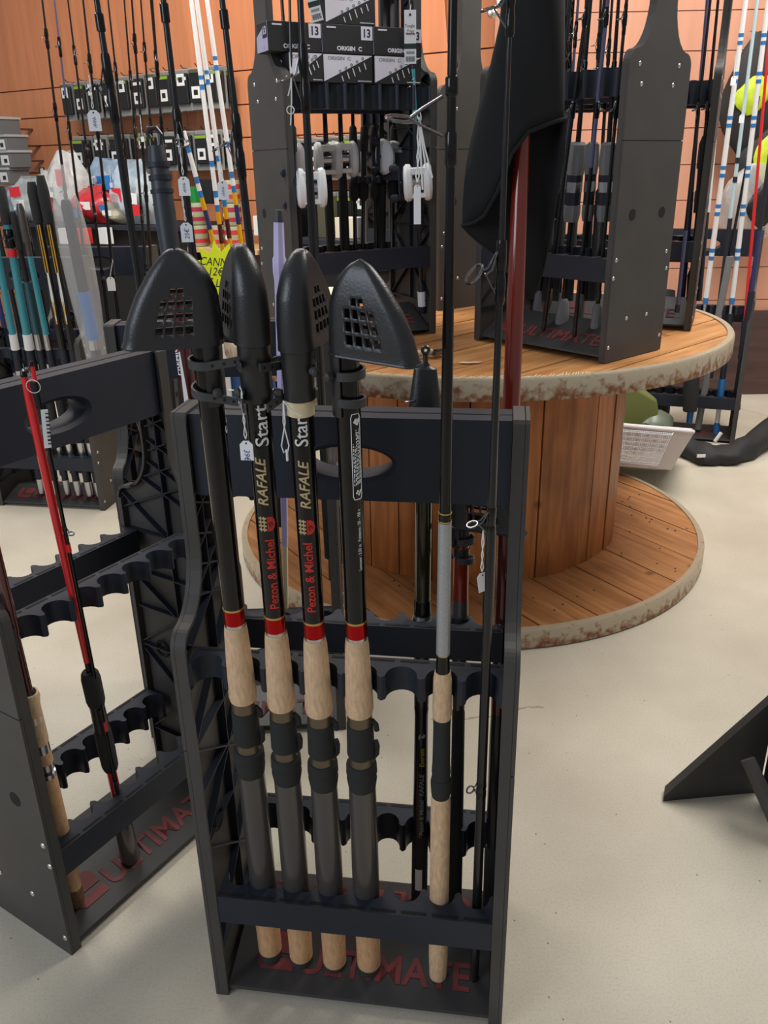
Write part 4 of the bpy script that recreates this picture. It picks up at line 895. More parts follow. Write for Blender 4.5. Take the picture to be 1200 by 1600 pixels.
# hooked grey rail on which the far-left rods are bundled
# --- thin dark rods fanned out before the orange wall
THIN = [(133, 560, 63, 0), (150, 560, 82, 0), (176, 560, 103, 0), (190, 545, 127, 0), (226, 520, 166, 0), (238, 540, 192, 0), (246, 540, 204, 0), (262, 540, 218, 0), (284, 540, 233, 0), (278, 540, 236, 0)]
kinds = ['leftmost of the thin dark rods before the orange wall', 'second thin dark rod from the left before the orange wall', 'third thin dark rod from the left before the orange wall', 'fourth thin dark rod from the left before the orange wall', 'thin dark rod right of the first thick black rod', 'sixth thin dark rod before the upper row of packs', 'seventh thin dark rod before the upper row of packs', 'eighth thin dark rod before the upper row of packs', 'ninth thin dark rod, left of the second thick rod', 'thin dark rod crossing behind the second thick rod']
for i, (x0, y0, x1, y1) in enumerate(THIN):
    P, Q = rk('H', x0, y0, (.02, .5), (-.01, .9)), rk('H', x1, -25, (.02, .5), (-.01, .9)); ax = (Q - P).normalized(); P = P - ax * ((P.z - .05) / ax.z)
    Rt = Rod(P, Q, kinds[i], seg=8, group='thin dark rods before the orange wall'); w_ = 4.4 if i % 3 else 5
    mt = BLANK if i not in (0, 1) else PURP
    Rt.part('handle', EVA, [(y0 + 130, 11), (y0 + 40, 10), (y0 + 30, 6)]); Rt.part('blank', BLANK, [(y0 + 36, 6), (330, w_), (150, w_ - 1)]); Rt.part('upper_blank', mt if i else BLANK, [(151, w_ - 1), (-25, w_ - 2)])
    for q, yy in enumerate((60 + 13 * i % 70, 175 + (29 * i) % 60, 300 + (17 * i) % 50, 420 + (7 * i) % 30)): Rt.guide(Rt.y2s(yy), -70 + 50 * (i % 3), .006, .004, .012, Rt.px([(yy, w_)])[0][1])
    RK['t%d' % i] = Rt
tagpx(RK['t3'], 171, 262, 173, 284, .011, .018, 'tiny white tag on a thin rod before the bags', None)
tagpx(RK['t6'], 219, 182, 222, 212, .011, .018, 'small white tag hanging between the two rows of packs', None)
tagpx(RK['t2'], 176, 408, 172, 432, .03, .052, 'white printed swing tag below the beam of the rear rack', None, twist=8)
# ------------------------------------------------------------------ goods on and before the orange wall
def wlpt(x, y, off): return wl(x, y, off)
def wlframe(P): return frame(P, -WLD, (0, 0, 1))      # x right along the wall, y into the wall
# low white shelf unit with boxes, seen between the hoods
SY = 3.62; SH = aty(345, 468, SY)
shelf = thing('shelf_unit', 'low white wire shelf unit behind the hoods with boxes on it', 'shelf unit', T(SH.x, SY, 0)); wS = .66
zt_ = SH.z
for z in (.16, zt_): MB().box((wS / 2, .16, z - .008), (wS, .34, .016)).build('board', mat('cream_board', s2l(222, 212, 190), .6), shelf)
for x in (0, wS):
    for y in (0, .32): MB().box((x, y, zt_ / 2), (.02, .02, zt_)).build('post', WHITE, shelf)
MB().tube([(0, -.012, .29), (wS, -.012, .29)], .003, 6).build('wire_rail', WHITE, shelf)
BXB, BXC = mat('blue_card', s2l(40, 88, 150), .5), mat('cream_card', s2l(226, 214, 190), .6)
def carton(M, d, mt, lab, grp, name='carton', cat='box', deco=None):
    t = thing(name, lab, cat, M, grp); MB().box((0, 0, d[2] / 2), d).build('body', mt, t, bevel=.002)
    if deco: deco(t, d)
    return t
def barcode(t, d):
    MB().box((0, -d[1] / 2 - .0004, d[2] * .22), (d[0] * .5, .0008, d[2] * .2)).build('label', PAPER, t)
    b = MB()
    for k in range(7): b.box((d[0] * (-.2 + .066 * k), -d[1] / 2 - .001, d[2] * .22), (d[0] * .025, .0006, d[2] * .12))
    b.build('barcode', TXTK, t, kind='stuff')
names = ['first', 'second', 'third', 'fourth', 'fifth', 'sixth']
for k, x in enumerate((349, 370, 424, 446)):
    p = aty(x, 640, SY + .03); carton(T(p.x, SY + .09, .161), (.055, .12, .21), BXB, names[k] + ' blue carton from the left on the low white shelf', 'blue cartons on the low shelf', deco=barcode)
for k, x in enumerate((360, 386, 434, 468, 512, 530)):
    p = aty(x, 640, SY + .16); carton(T(p.x, SY + .23, .161), (.078, .12, .23), BXC, names[k] + ' cream carton from the left on the low white shelf', 'cream cartons on the low shelf', deco=barcode)
p = aty(352, 480, SY + .1); carton(T(p.x + .03, SY + .12, zt_), (.19, .2, .09), mat('brown_card', s2l(120, 88, 60), .7), 'flat brown carton on top of the low white shelf', None)
# fluorescent starburst price card
FLUO = mat('fluorescent_yellow_card', s2l(228, 245, 30), .6)
P0 = aty(343, 427, SY - .03); st = thing('price_card', 'fluorescent yellow starburst price card with handwriting between the hoods', 'price card', T(*P0)); pts = []
for k in range(24):
    a = 2 * PI * k / 24 + .1; r = .128 if k % 2 == 0 else .084; pts.append((r * math.cos(a), r * 1.02 * math.sin(a)))
Mf = Mx.Rotation(PI / 2, 4, 'X'); cd = MB().prism(pts, -.001, .001, Mf).build('card', FLUO, st)
for s, yy, xx in (('CANNE', .036, -.08), ('12€', -.006, -.05), (' € Lo', -.05, -.07)): text('handwriting', s, 0.047, TXTK, cd, Mf @ T(xx, yy, .0014) @ Mx.Rotation(-.08, 4, 'Z'), shear=.25, sx=.82)
MB().tube([(0, .004, -.06), (0, .046, P0.z * -1 + zt_ + .002)], .003, 6).build('stem', WHITE, st)
# white and blue poles with yellow butts that stand on the shelf
for i, (x0, x1, lab) in enumerate([(357, 287, 'white float pole with yellow butt, leftmost of four'), (357.5, 295, 'white float pole with blue bands, second of four'), (371, 303, 'white float pole, third of four, blue and orange wrapped'), (389, 319, 'white float pole with long yellow butt, rightmost of four')]):
    P, Q = aty(x0, 466, SY + .05 + .04 * i), aty(x1, -30 if i else 205, SY - .05 + .04 * i); P.z = zt_; Rp = Rod(P, Q, lab, 'pole', 'pole', 'white float poles', seg=10); w_ = 7.5
    seq = [(466, 396, ORA if i != 3 else YEL), (396, 372, YEL), (372, 342, NAVY if i in (0, 3) else BURG), (342, 322, YEL), (322, 312, BLUE), (312, 300, WHITE), (300, 290, BLUE), (290, 252, WHITE), (252, 243, BLUE), (243, 132, WHITE), (132, 124, BLUE), (124, 116, WHITE), (116, 110, BLUE), (110, -30, WHITE)]
    for a_, c_, mt in seq:
        off = (-14, 8, 0, -22)[i] if a_ < 466 else 0; off2 = (-14, 8, 0, -22)[i]
        if i == 0 and c_ + off2 < 205: c_ = 205 - off2
        if a_ + off <= c_ + off2: continue
        Rp.part('band' if abs(a_ - c_) < 40 else 'tube', mt, [(a_ + off, w_), (c_ + off2, w_ - .6)])
    if i == 0: pass
# hanging packs: two rows on hooks
PKD, PKW, PKO = mat('pack_dark', (.012, .012, .013), .35), mat('pack_white', (.7, .7, .7), .5), mat('pack_olive', s2l(78, 78, 58), .5)
BLI = mat('blister', (.5, .5, .5), .1, alpha=.25, spec=.7)
def pack(M, lab, grp, kind):
    t = thing('hanging_pack', lab, 'pack', M, grp)
    MB().box((0, 0, -.105), (.105, .004, .20)).build('card', PKO if kind % 3 else PKD, t); MB().box((0, -.014, -.10), (.088, .024, .155)).build('contents', PKD, t, bevel=.006)
    MB().box((0, -.0285, -.055 - .07 * (kind % 2)), (.056, .002, .06)).build('label', PKW, t); MB().box((0, -.0298, -.055 - .07 * (kind % 2)), (.028, .001, .026)).build('picture', PKD, t)
    MB().box((0, -.0285, -.02 - .015 * (kind % 3)), (.08, .002, .016)).build('header_print', [PKO, mat('lime_print', s2l(130, 160, 50), .5), PKW][kind % 3], t)
    MB().box((0, -.004, -.105), (.112, .003, .212)).build('film', BLI, t)
    return t
def hook_rail(name, P, lab): return
for row, (xs, y0s, grp) in enumerate([([139, 160, 180, 204, 226, 250, 271, 291, 318, 340, 362], (132, 106), 'packs on the upper row'), ([157, 190, 214, 258, 296, 323, 348, 366], (213, 203), 'packs on the lower row'), ([440, 468, 496, 524, 552, 580, 608, 636], (222, 206), 'packs on the third row'), ([452, 482, 512, 540, 568, 596, 624], (300, 296), 'packs on the fourth row')]):
    protos = None
    for k, x in enumerate(xs):
        y = y0s[0] + (y0s[1] - y0s[0]) * (x - xs[0]) / (xs[-1] - xs[0]); 
        Ph = wlpt(x, y, .012); hk_ = thing('wall_hook', 'steel wall hook, %s from the left on the %s row' % (ORD[k], ('upper', 'lower', 'third', 'fourth')[row]), 'hook', wlframe(Ph), 'steel wall hooks')
        MB().tube([(0, .0, .002), (0, -.17, .004), (0, -.185, .018)], .003, 6).build('prong', STEEL, hk_)
        for d in range(3):
            M = wlframe(Ph) @ T(.004 * (d % 2), -.17 + .052 * d, -.002) @ Mx.Rotation(random.uniform(-.09, .09), 4, 'Z')
            pack(M, '%s hanging pack on the %s hook of the %s row' % (('front', 'middle', 'rear')[d], ORD[k], ('upper', 'lower', 'third', 'fourth')[row]), grp, k + row)
# black counter and tins shelf along the wall, bags heaped on the counter
Pc0, Pc1 = wlpt(60, 349, .55), wlpt(262, 347, .55); ctr = thing('counter', 'long black counter along the orange wall under the bags', 'counter', wlframe(Pc0)); Lc = (Pc1 - Pc0).length; zc = Pc0.z
MB().box((Lc / 2 - .2, .25, -.012), (Lc + .5, .5, .024)).build('top', BLK, ctr); MB().box((Lc / 2 - .2, .27, -zc / 2 - .01), (Lc + .44, .44, zc - .03)).build('body', SLOT, ctr)
Pd0, Pd1 = wlpt(412, 372, .5), wlpt(650, 366, .5); ct2 = thing('counter', 'second black counter, behind the rods of the left drum rack', 'counter', wlframe(Pd0)); Ld = (Pd1 - Pd0).length
MB().box((Ld / 2, .22, -.012), (Ld, .44, .024)).build('top', BLK, ct2); MB().box((Ld / 2, .24, -Pd0.z / 2 - .01), (Ld - .06, .38, Pd0.z - .03)).build('body', SLOT, ct2)
for q, x in enumerate((420, 462, 505, 548, 590, 628)):
    pq = wlpt(x, 372, .34); pq.z = Pd0.z + .001; carton(wlframe(pq), (.13, .09, .10 + .05 * (q % 3)), (PKW, PKD, PKO, BXC, BXB, PKW)[q], names[q] + ' small carton from the left on the second black counter', 'small cartons on the second counter')
for q, x in enumerate((110, 140, 172)): 
    p = wlpt(x, 372, .56); carton(wlframe(p) @ T(0, -.03, -.03), (.07, .05, .09), (PKW, mat('red_card', s2l(190, 50, 45), .5), PKW)[q], names[q] + ' small carton hung on the front of the black counter', None)
CL2 = {}
def bagm(n, c, a=.75): return mat('bag_' + n, c, .22, alpha=a, var=.35, vscale=14, spec=.7, bump=.9, bscale=26)
def poly_bag(P, sx, sz, mt, lab, seed, dpth=.10):
    t = thing('plastic_bag', lab, 'bag', wlframe(P), 'plastic bags of tackle'); b = MB(); rg = []; n = 16; random.seed(seed); ph = [random.uniform(0, 6) for _ in range(6)]
    for i in range(9):
        f = i / 8; rg.append([V(((sx / 2) * (math.sin(PI * min(max(f, .1), .93)) ** .35) * math.cos(a) * (1 + .10 * math.sin(4 * a + ph[0]) + .06 * math.sin(7 * f + ph[1])), dpth * (math.sin(PI * min(max(f, .04), .97)) ** .6) * math.sin(a) * (1 + .25 * math.sin(3 * a + ph[2] + 5 * f)), sz * f + .012 * math.sin(2 * a + ph[3]) * f)) for a in [2 * PI * j / n for j in range(n)]])
    b.loft(rg); b.build('film', mt, t, sharp=25)
    MB().box((.01, -dpth * .2, sz * .45), (sz * .4, .02, sz * .4)).build('contents', mat('bag_fill_%d' % (seed % 5), [(.5, .5, .45), (.25, .35, .5), (.45, .05, .05), (.12, .2, .1), (.6, .55, .4)][seed % 5], .6, var=.4, vscale=20), t)
    for q in range(2): MB().box((random.uniform(-.25, .25) * sx, -dpth * 1.05, sz * random.uniform(.3, .7)), (sx * .3, .004, sz * .22), Mx.Rotation(random.uniform(-.1, .1), 4, 'Y')).build('print', [TXTW, BLUE, RED][(seed + q) % 3], t)
    return t
random.seed(11)
bags = [(120, 350, 95, .26, .40, 'white', (.72, .74, .74), .6, 'crumpled clear bag, leftmost on the counter, tall and white'), (150, 350, 70, .34, .20, 'red', (.55, .03, .04), .9, 'bright red plastic bag on the counter'), (140, 348, 50, .30, .14, 'green', (.16, .26, .15), .8, 'green and white plastic bag at the front of the counter'), (178, 320, 60, .36, .24, 'blue', (.35, .47, .62), .7, 'pale blue plastic bag with an eye-like round print'), (170, 300, 40, .32, .20, 'clear', (.55, .62, .64), .55, 'clear bag with turquoise top at the back of the heap'), (214, 345, 70, .30, .34, 'iceblue', (.5, .62, .72), .55, 'ice-blue plastic bag near the thick sleeved rod'), (230, 345, 60, .30, .26, 'clear', (.55, .62, .64), .55, 'clear plastic bag beside the thick sleeved rod'), (196, 350, 60, .24, .14, 'cream', (.6, .55, .42), .85, 'cream plastic bag at the front of the heap'), (95, 348, 40, .3, .3, 'white', (.72, .74, .74), .6, 'milky bag behind the yellow-flashed rods'), (60, 345, 40, .34, .26, 'clear', (.55, .62, .64), .55, 'clear bag at the far left behind the turquoise rods'), (30, 345, 40, .3, .2, 'blue', (.35, .47, .62), .7, 'blue bag behind the grey-topped rod')]
for k, (x, y, _, sx, sz, nm, c, a, lab) in enumerate(bags):
    off = .42 if y >= 345 else .2; P = wlpt(x, y, off); P.z = zc + .004 + (.12 if y < 330 else 0); poly_bag(P, sx, sz, bagm(nm, c, a), lab, 20 + k, .11 if y >= 345 else .07)
# wooden shelf with tins
Pt0, Pt1 = wlpt(296, 386, .42), wlpt(378, 388, .42); tsh = thing('tin_shelf', 'pale wooden shelf carrying stacked tins', 'shelf', wlframe(Pt0)); Lt = (Pt1 - Pt0).length
MB().box((Lt / 2, .15, -.012), (Lt + .25, .34, .024)).build('board', mat('pale_wood', s2l(206, 172, 126), .6, var=.12, vscale=5, stretch=(1, 8, 8)), tsh)
MB().box((Lt / 2, .24, -(Pt0.z) / 2 - .015), (Lt + .2, .16, Pt0.z - .03)).build('plinth', DKW, tsh)
TIN, TINR = mat('tin_green', s2l(150, 150, 122), .4), mat('tin_red', s2l(180, 52, 50), .4)
for cx, nst, lab in ((313, 2, 'left'), (343, 1, 'middle'), (367, 3, 'right')):
    P = wlpt(cx, 386, .36); P.z = Pt0.z + .002
    for k in range(nst):
        t = thing('tin', '%s tin in the %s stack on the pale shelf' % ((('lower', 'upper'), ('only',), ('lowest', 'middle', 'topmost'))[{2: 0, 1: 1, 3: 2}[nst]][k], lab), 'tin', wlframe(P) @ T(0, 0, .118 * k), 'stacked tins')
        MB().lathe([(0, .05), (.004, .052), (.11, .052), (.114, .05)], 20).build('body', TIN, t)
        for z0, z1 in ((.02, .042), (.07, .094)): MB().lathe([(z0, .0525), (z1, .0525)], 20, None, False).build('band', TINR if k != 1 else mat('tin_wine', s2l(150, 40, 60), .4), t)
        MB().lathe([(0, .016), (.001, .016)], 12, frame((0, -.0527, .056), (1, 0, 0), (0, -1, 0))).build('roundel', PAPER, t)
P = wlpt(303, 318, .3); carton(wlframe(P) @ T(0, 0, 0) , (.075, .05, .09), mat('green_card', s2l(30, 130, 60), .5), 'small green carton on the tins', None)
P = wlpt(326, 318, .26); carton(wlframe(P), (.10, .05, .13), PKD, 'black carton hanging behind the white poles', None)
# tackle boxes at the left edge
for k, (x, y) in enumerate(((2, 211), (14, 238), (20, 262), (18, 288))):
    P = wlpt(x, y, .28); t = thing('tackle_box', ['topmost clear tackle box of the stack at the left edge', 'second clear tackle box from the top at the left edge', 'third clear tackle box from the top at the left edge', 'lowest clear tackle box at the left edge'][k], 'box', wlframe(P), 'clear tackle boxes')
    MB().box((-.05, 0, .045), (.30, .16, .09)).build('body', mat('smoky_plastic', (.16, .165, .17), .2, alpha=.85), t, bevel=.004); MB().box((-.05, 0, .096), (.32, .18, .016)).build('lid', mat('clear_grey_lid', (.4, .41, .42), .25), t, bevel=.004)
    MB().box((.045, -.082, .045), (.075, .003, .06)).build('label', PKW, t); MB().box((.055, -.084, .042), (.03, .002, .024)).build('picture', PKD, t); MB().box((-.05, -.082, .05), (.09, .003, .05)).build('inlay', PKO, t)
    brk = MB().box((-.05, .17, .04), (.03, .26, .012)).build('bracket', STEEL, t)
# ------------------------------------------------------------------ right back wall goods
BAGC = mat('clear_wrap', (.62, .62, .62), .15, alpha=.4, spec=.7, bump=.9, bscale=22)
HV = mat('hi_vis_yellow', s2l(185, 205, 40), .6, var=.15, vscale=30); MESHB = mat('dark_mesh', (.02, .02, .022), .7, alpha=.9)
def blob(P, sx, sy, sz, seed, amp=.15):
    rg = []; n = 18; ph = [(seed * 1.7 + q * 2.1) % 6.28 for q in range(5)]
    for i in range(10):
        f = i / 9; e = max(.03, math.sin(PI * min(max(f, .03), .97))) ** .6
        rg.append([V((P[0] + sx * e * math.cos(a) * (1 + amp * math.sin(3 * a + ph[0] + 4 * f)), P[1] + sy * e * math.sin(a) * (1 + amp * math.sin(2 * a + ph[1])), P[2] - sz / 2 + sz * f + amp * .2 * sz * math.sin(a + ph[2]))) for a in [2 * PI * j / n for j in range(n)]])
    return rg
def soft(name, lab, cat, x, y, Y, sx, sz, mt, seed, sy=.05, parts=()):
    P = aty(x, y, Y); t = thing(name, lab, cat, T(*P)); b = MB(); b.loft(blob((0, 0, 0), sx, sy, sz, seed)); b.build('cover', mt, t, sharp=50)
    MB().tube([(0, 0, sz * .46), (0, .03, sz * .52), (0, 4.44 - Y, sz * .56)], .003, 6).build('hanger', STEEL, t)
    for nm, dx, dz, w_, h_, m_ in parts: MB().loft(blob((dx, -sy * .9, dz), w_, .02, h_, seed + 3)).build(nm, m_, t, sharp=50)
    return t
soft('bagged_vest', 'black and fluorescent yellow vest in a clear bag, upper right', 'vest', 1178, 150, 4.3, .15, .5, MESHB, 3, .05, (('yellow_panel', -.02, .0, .08, .16, HV), ('yellow_panel', .08, .06, .05, .14, HV)))
soft('bagged_vest', 'second fluorescent yellow vest hanging below the first at the right edge', 'vest', 1194, 250, 4.3, .12, .32, MESHB, 5, .05, (('yellow_panel', .0, .0, .07, .2, HV),))
soft('plastic_bag', 'crumpled clear plastic bag under the yellow vests', 'bag', 1180, 318, 4.25, .2, .34, BAGC, 7, .07, (('contents', .02, 0, .08, .2, PKD),))
# --- poles in the right floor rack
LFp = ((.06, .04), (.012, .6))
for i, (b0, t0, seq, lab) in enumerate([((1077, 660), (1168, -20), 'w', 'long white pole with blue bands, left of the pair in the far right rack'), ((1117, 690), (1203, -20), 'w', 'long white pole with blue bands, right of the pair in the far right rack'), ((1110, 590), (1186, -20), 'p', 'slim pale blue pole in the far right rack'), ((1152, 640), (1205, 20), 'r', 'slim red rod at the right edge'), ((1090, 670), (1140, 400), 'g', 'dark grey foam grip rod in the far right rack'), ((1160, 560), (1203, 240), 'n', 'navy and black rod at the right edge')]):
    P, Q = rk('L', *b0, *LFp), rk('L', *t0, *LFp); Rl = Rod(P, Q, lab, 'pole' if seq in 'wp' else 'fishing rod', 'pole' if seq in 'wp' else 'fishing_rod', seg=10); y = b0[1]
    if seq == 'w':
        Rl.part('butt', BLUE, [(y, 9), (y - 25, 11), (y - 30, 6)]); Rl.part('white_tube', WHITE, [(y - 30, 7), (620, 7)]); Rl.part('blue_grip', BLUE, [(620, 10), (592, 11)]); Rl.part('dark_grip', BLK, [(592, 9), (490, 8)]); Rl.part('ferrule', SILV, [(492, 6), (474, 6)]); Rl.part('band', BLUE, [(475, 8), (465, 8)])
        yy = 466
        for k in range(7):
            y2 = yy - 78 + 9 * (k % 3); Rl.part('white_tube', WHITE, [(yy, 8), (y2 + 18, 7.4)]); Rl.part('band', BLUE, [(y2 + 18, 8.2), (y2 + 12, 8)]); Rl.part('white_tube', WHITE, [(y2 + 12, 8), (y2 + 6, 7.8)]); Rl.part('band', BLUE, [(y2 + 6, 8.2), (y2, 8)]); yy = y2
    elif seq == 'p':
        Rl.part('butt', BLK, [(y, 8), (350, 7)]); Rl.part('tube', mat('ice_blue_lacquer', s2l(188, 216, 224), .35), [(350, 6), (t0[1], 5)])
        for q in (350, 285, 255): Rl.part('band', BLK, [(q, 7), (q - 9, 7)])
    elif seq == 'r': Rl.part('grip', BLK, [(y, 9), (500, 9)]); Rl.part('blank', RED, [(500, 5), (t0[1], 4)])
    elif seq == 'g': Rl.part('grip', EVAG, [(y, 10), (t0[1], 12)]); Rl.part('blank', BLANK, [(t0[1], 5), (150, 3)])
    else: Rl.part('grip', BLK, [(y, 14), (455, 11)]); Rl.part('blank', NAVY, [(455, 8), (t0[1] + 120, 7)]); Rl.part('upper', BLK, [(t0[1] + 120, 7), (t0[1], 6)])
    RK['l%d' % i] = Rl
P, Q = rk('L', 1103, 610, *LFp), rk('L', 1113, 540, *LFp); Rl = Rod(P, Q, 'short black rod with red print low in the far right rack', seg=10); Rl.part('blank', BLK, [(620, 7), (540, 6)]); Rl.part('butt_cap', SILV, [(622, 8), (614, 8)])
tagpx(RK['l0'], 1149, 90, 1147, 118, .02, .032, 'white strung tag in front of the yellow vests', None)
tagpx(RK['l2'], 1163, 160, 1160, 178, .02, .03, 'second white tag below, before the yellow vests', None)
# --- things lying on the floor at the right
tray = thing('mesh_tray', 'white plastic mesh tray lying tilted behind the drum', 'tray', None)
WP = mat('white_tray_plastic', (.78, .78, .8), .4)
P0 = atz(948, 729, .092); P1 = atz(1047, 741, .085); ux = (P1 - P0).normalized(); Wt, Dt, Ht = (P1 - P0).length + .12, .30, .15
tray.matrix_world = frame(P0 - ux * .12 + V((0, 0, .008)), ux, (0, 0, 1)) @ Mx.Rotation(-.27, 4, 'X')
fx = .065
def tq(u, v, h): e = fx * h / Ht; return V((-e + u * (Wt + 2 * e), -e * .8 + v * (Dt + 1.6 * e), h))
def lattice(a, b, c, d, nu, nv, t0, nm):
    """holed sheet between four corners a-b (bottom) and d-c (top)"""
    m_ = MB(); g = lambda u, v: (a * (1 - u) + b * u) * (1 - v) + (d * (1 - u) + c * u) * v
    nrm = (b - a).cross(d - a).normalized() * .0012
    for i in range(nu + 1):
        u = i / nu; m_.prism([(0, 0)] * 0 or [(-.0011, -.001), (.0011, -.001), (.0011, .001), (-.0011, .001)], 0, (g(u, 1) - g(u, 0)).length, frame(g(u, 0), nrm, g(u, 1) - g(u, 0)))
    for j in range(nv + 1):
        v = j / nv; m_.prism([(-.0011, -.001), (.0011, -.001), (.0011, .001), (-.0011, .001)], 0, (g(1, v) - g(0, v)).length, frame(g(0, v), nrm, g(1, v) - g(0, v)))
    return m_.build(nm, WP, tray, kind='stuff')
mg = .14
lattice(tq(0.02, 0, .012), tq(1 - mg, 0, .012), tq(1 - mg, 0, Ht - .02), tq(0.02, 0, Ht - .02), 64, 26, 0, 'mesh_side'); lattice(tq(0.02, 1, .012), tq(1 - mg, 1, .012), tq(1 - mg, 1, Ht - .02), tq(.02, 1, Ht - .02), 46, 18, 0, 'mesh_side')
def slab(name, q): 
    m_ = MB(); n_ = (q[1] - q[0]).cross(q[3] - q[0]).normalized() * .0025; m_.loft([[p - n_ for p in q], [p + n_ for p in q]]); return m_.build(name, WP, tray)
slab('corner_panel', [tq(1 - mg, 0, 0), tq(1, 0, 0), tq(1, 0, Ht), tq(1 - mg, 0, Ht)]); slab('end_panel', [tq(1, 0, 0), tq(1, 1, 0), tq(1, 1, Ht), tq(1, 0, Ht)]); slab('end_panel', [tq(0, 0, 0), tq(0, 1, 0), tq(0, 1, Ht), tq(0, 0, Ht)]); slab('corner_panel', [tq(1 - mg, 1, 0), tq(1, 1, 0), tq(1, 1, Ht), tq(1 - mg, 1, Ht)])
slab('base', [tq(0, 0, .004), tq(1, 0, .004), tq(1, 1, .004), tq(0, 1, .004)])
m_ = MB(); m_.tube([tq(0, 0, Ht), tq(1, 0, Ht), tq(1, 1, Ht), tq(0, 1, Ht), tq(0, 0, Ht)], .007, 8); m_.build('rim', WP, tray); m_ = MB(); m_.tube([tq(0, 0, .01), tq(1 - mg, 0, .01)], .006, 6); m_.build('lower_rim', WP, tray)
# green folded bag
gb = thing('green_bag', 'olive green padded bag lying behind the white tray', 'bag', T(1.02, 3.78, 0)); GRN = mat('olive_green_nylon', s2l(112, 118, 62), .65, bump=.2, bscale=80)
pts = [(-.42, 0), (.20, 0), (.24, .10), (.22, .20), (.02, .32), (-.42, .36)]
Mg = Mx.Rotation(PI / 2, 4, 'X') @ T(0, 0, -.16); MB().prism(pts, 0, .30, Mg).build('body', GRN, gb, bevel=.02)
MB().tube([Mg @ V((.24, .10, .302)), Mg @ V((.02, .06, .305)), Mg @ V((-.42, .02, .302))], .005, 6).build('piping', mat('dark_green_piping', (.03, .035, .015), .6), gb)
# black rod bag lying on the floor, and the one draped down the rack
rb2 = thing('rod_bag', 'long black rod bag lying on the floor in front of the far right rack', 'rod bag', T(0, 0, 0))
pts = [atz(x, y, z) for x, y, z in ((985, 672, .10), (1030, 672, .075), (1070, 690, .055), (1105, 706, .05), (1140, 706, .05), (1170, 692, .06), (1200, 668, .08), (1235, 640, .10))]
org = pts[0].copy(); org.z = 0; rb2.location = org; m_ = MB(); pp = []
for q in range(len(pts) - 1): pp += [pts[q].lerp(pts[q + 1], k / 4) - org for k in range(4)]
m_.tube(pp, [.056 + .006 * math.sin(q * 1.7) for q in range(len(pp))], 18)
for v in m_.bm.verts: nz = NZ.noise(v.co * 14) * .022; v.co.z = max(.002, v.co.z * .8 + nz - .008); v.co.y += NZ.noise(v.co * 11 + V((5, 0, 0))) * .02
m_.build('body', FABG, rb2, sharp=60)
p = atz(1093, 718, .03) - org; MB().box(p + V((0, -.012, .02)), (.035, .006, .012)).build('label', PAPER, rb2)
p0, p1 = atz(1117, 690, .08) - org, atz(1127, 676, .12) - org; m_ = MB(); m_.tube([p0, p1], .008, 8); m_.build('white_toggle', WHITE, rb2)
p = rk('L', 1081, 585, (-.05, .3), (-.05, .6)); q = rk('L', 1078, 642, (-.05, .3), (-.05, .6)); t_ = thing('rod_bag', 'black cloth rod sleeve hanging under the drum edge in front of the right rack', 'rod bag', T(*q)); m_ = MB(); m_.tube([V((0, 0, 0)), (p - q) * .5, (p - q), (p - q) * 1.6], [.03, .035, .032, .03], 12); m_.build('body', FABG, t_, sharp=60)
p = atz(1052, 690, 0); t_ = thing('rod_bag', 'black rod bag propped upright under the drum edge', 'rod bag', T(p.x, p.y + .35, 0)); m_ = MB(); m_.tube([V((0, 0, .0)), V((0, 0, .25)), V((.01, .03, .5)), V((.02, .06, .62))], [.09, .085, .07, .05], 14); m_.build('body', FABG, t_, sharp=60)
p = atz(1000, 668, .1); t_ = thing('plastic_bag', 'greyish green folded plastic bag beside the olive bag', 'bag', T(p.x + .1, p.y + .12, 0)); MB().loft(blob((0, 0, .07), .1, .06, .14, 2)).build('film', mat('grey_green_film', s2l(120, 128, 110), .35), t_, sharp=50)
# dark triangular stand foot entering at the right
q = [atz(1036, 1252, 0), atz(1230, 1262, 0), atz(1230, 1080, 0)]
foot = thing('display_stand', 'black triangular foot of a display stand at the right edge', 'display stand', T(*q[0]))
loc3 = [p - q[0] for p in q]
ft = MB(); ed_ = (loc3[2] - loc3[0]); a0 = V((0, 0, 0)); h = .055
pA = hit(1036, 1252, (0, 0, .0), V((0, 0, 1))) - q[0]; pT = hit(1215, 1088, q[0] + V((.16, .02, 0)), V((0, 1, 0))) - q[0]
thk = V((.012, .03, 0)); pR = V((pT.x, pT.y, 0))
ft.loft([[V((0, 0, .0)), V((pT.x, pT.y, 0)), pT, V((0, 0, .012))], [V((0, 0, .0)) + thk, V((pT.x, pT.y, 0)) + thk, pT + thk, V((0, 0, .012)) + thk]]); ft.build('wing', mat('dark_board', (.03, .031, .032), .5, var=.15, vscale=12), foot)
sp = MB(); w0 = hit(1163, 1186, q[0] + V((.1, -.03, 0)), V((0, 1, 0))) - q[0]; w1 = hit(1200, 1340, q[0] + V((.1, -.12, 0)), V((0, 1, 0))) - q[0]
leg_t = hit(1196, 1085, q[0] + V((0, -.03, 0)), V((0, 1, 0))) - q[0]
sp.tube([V((w0.x + .006, w0.y, w0.z)), V((w1.x + .02, w1.y, max(.02, w1.z))), V((w1.x + .08, w1.y - .1, .02))], [.014, .016, .016], 10); sp.build('foot_bar', BLKS, foot)
up = MB(); up.box((pT.x + .02, -.02, .28), (.05, .05, .5)); up.build('upright', BLK, foot)
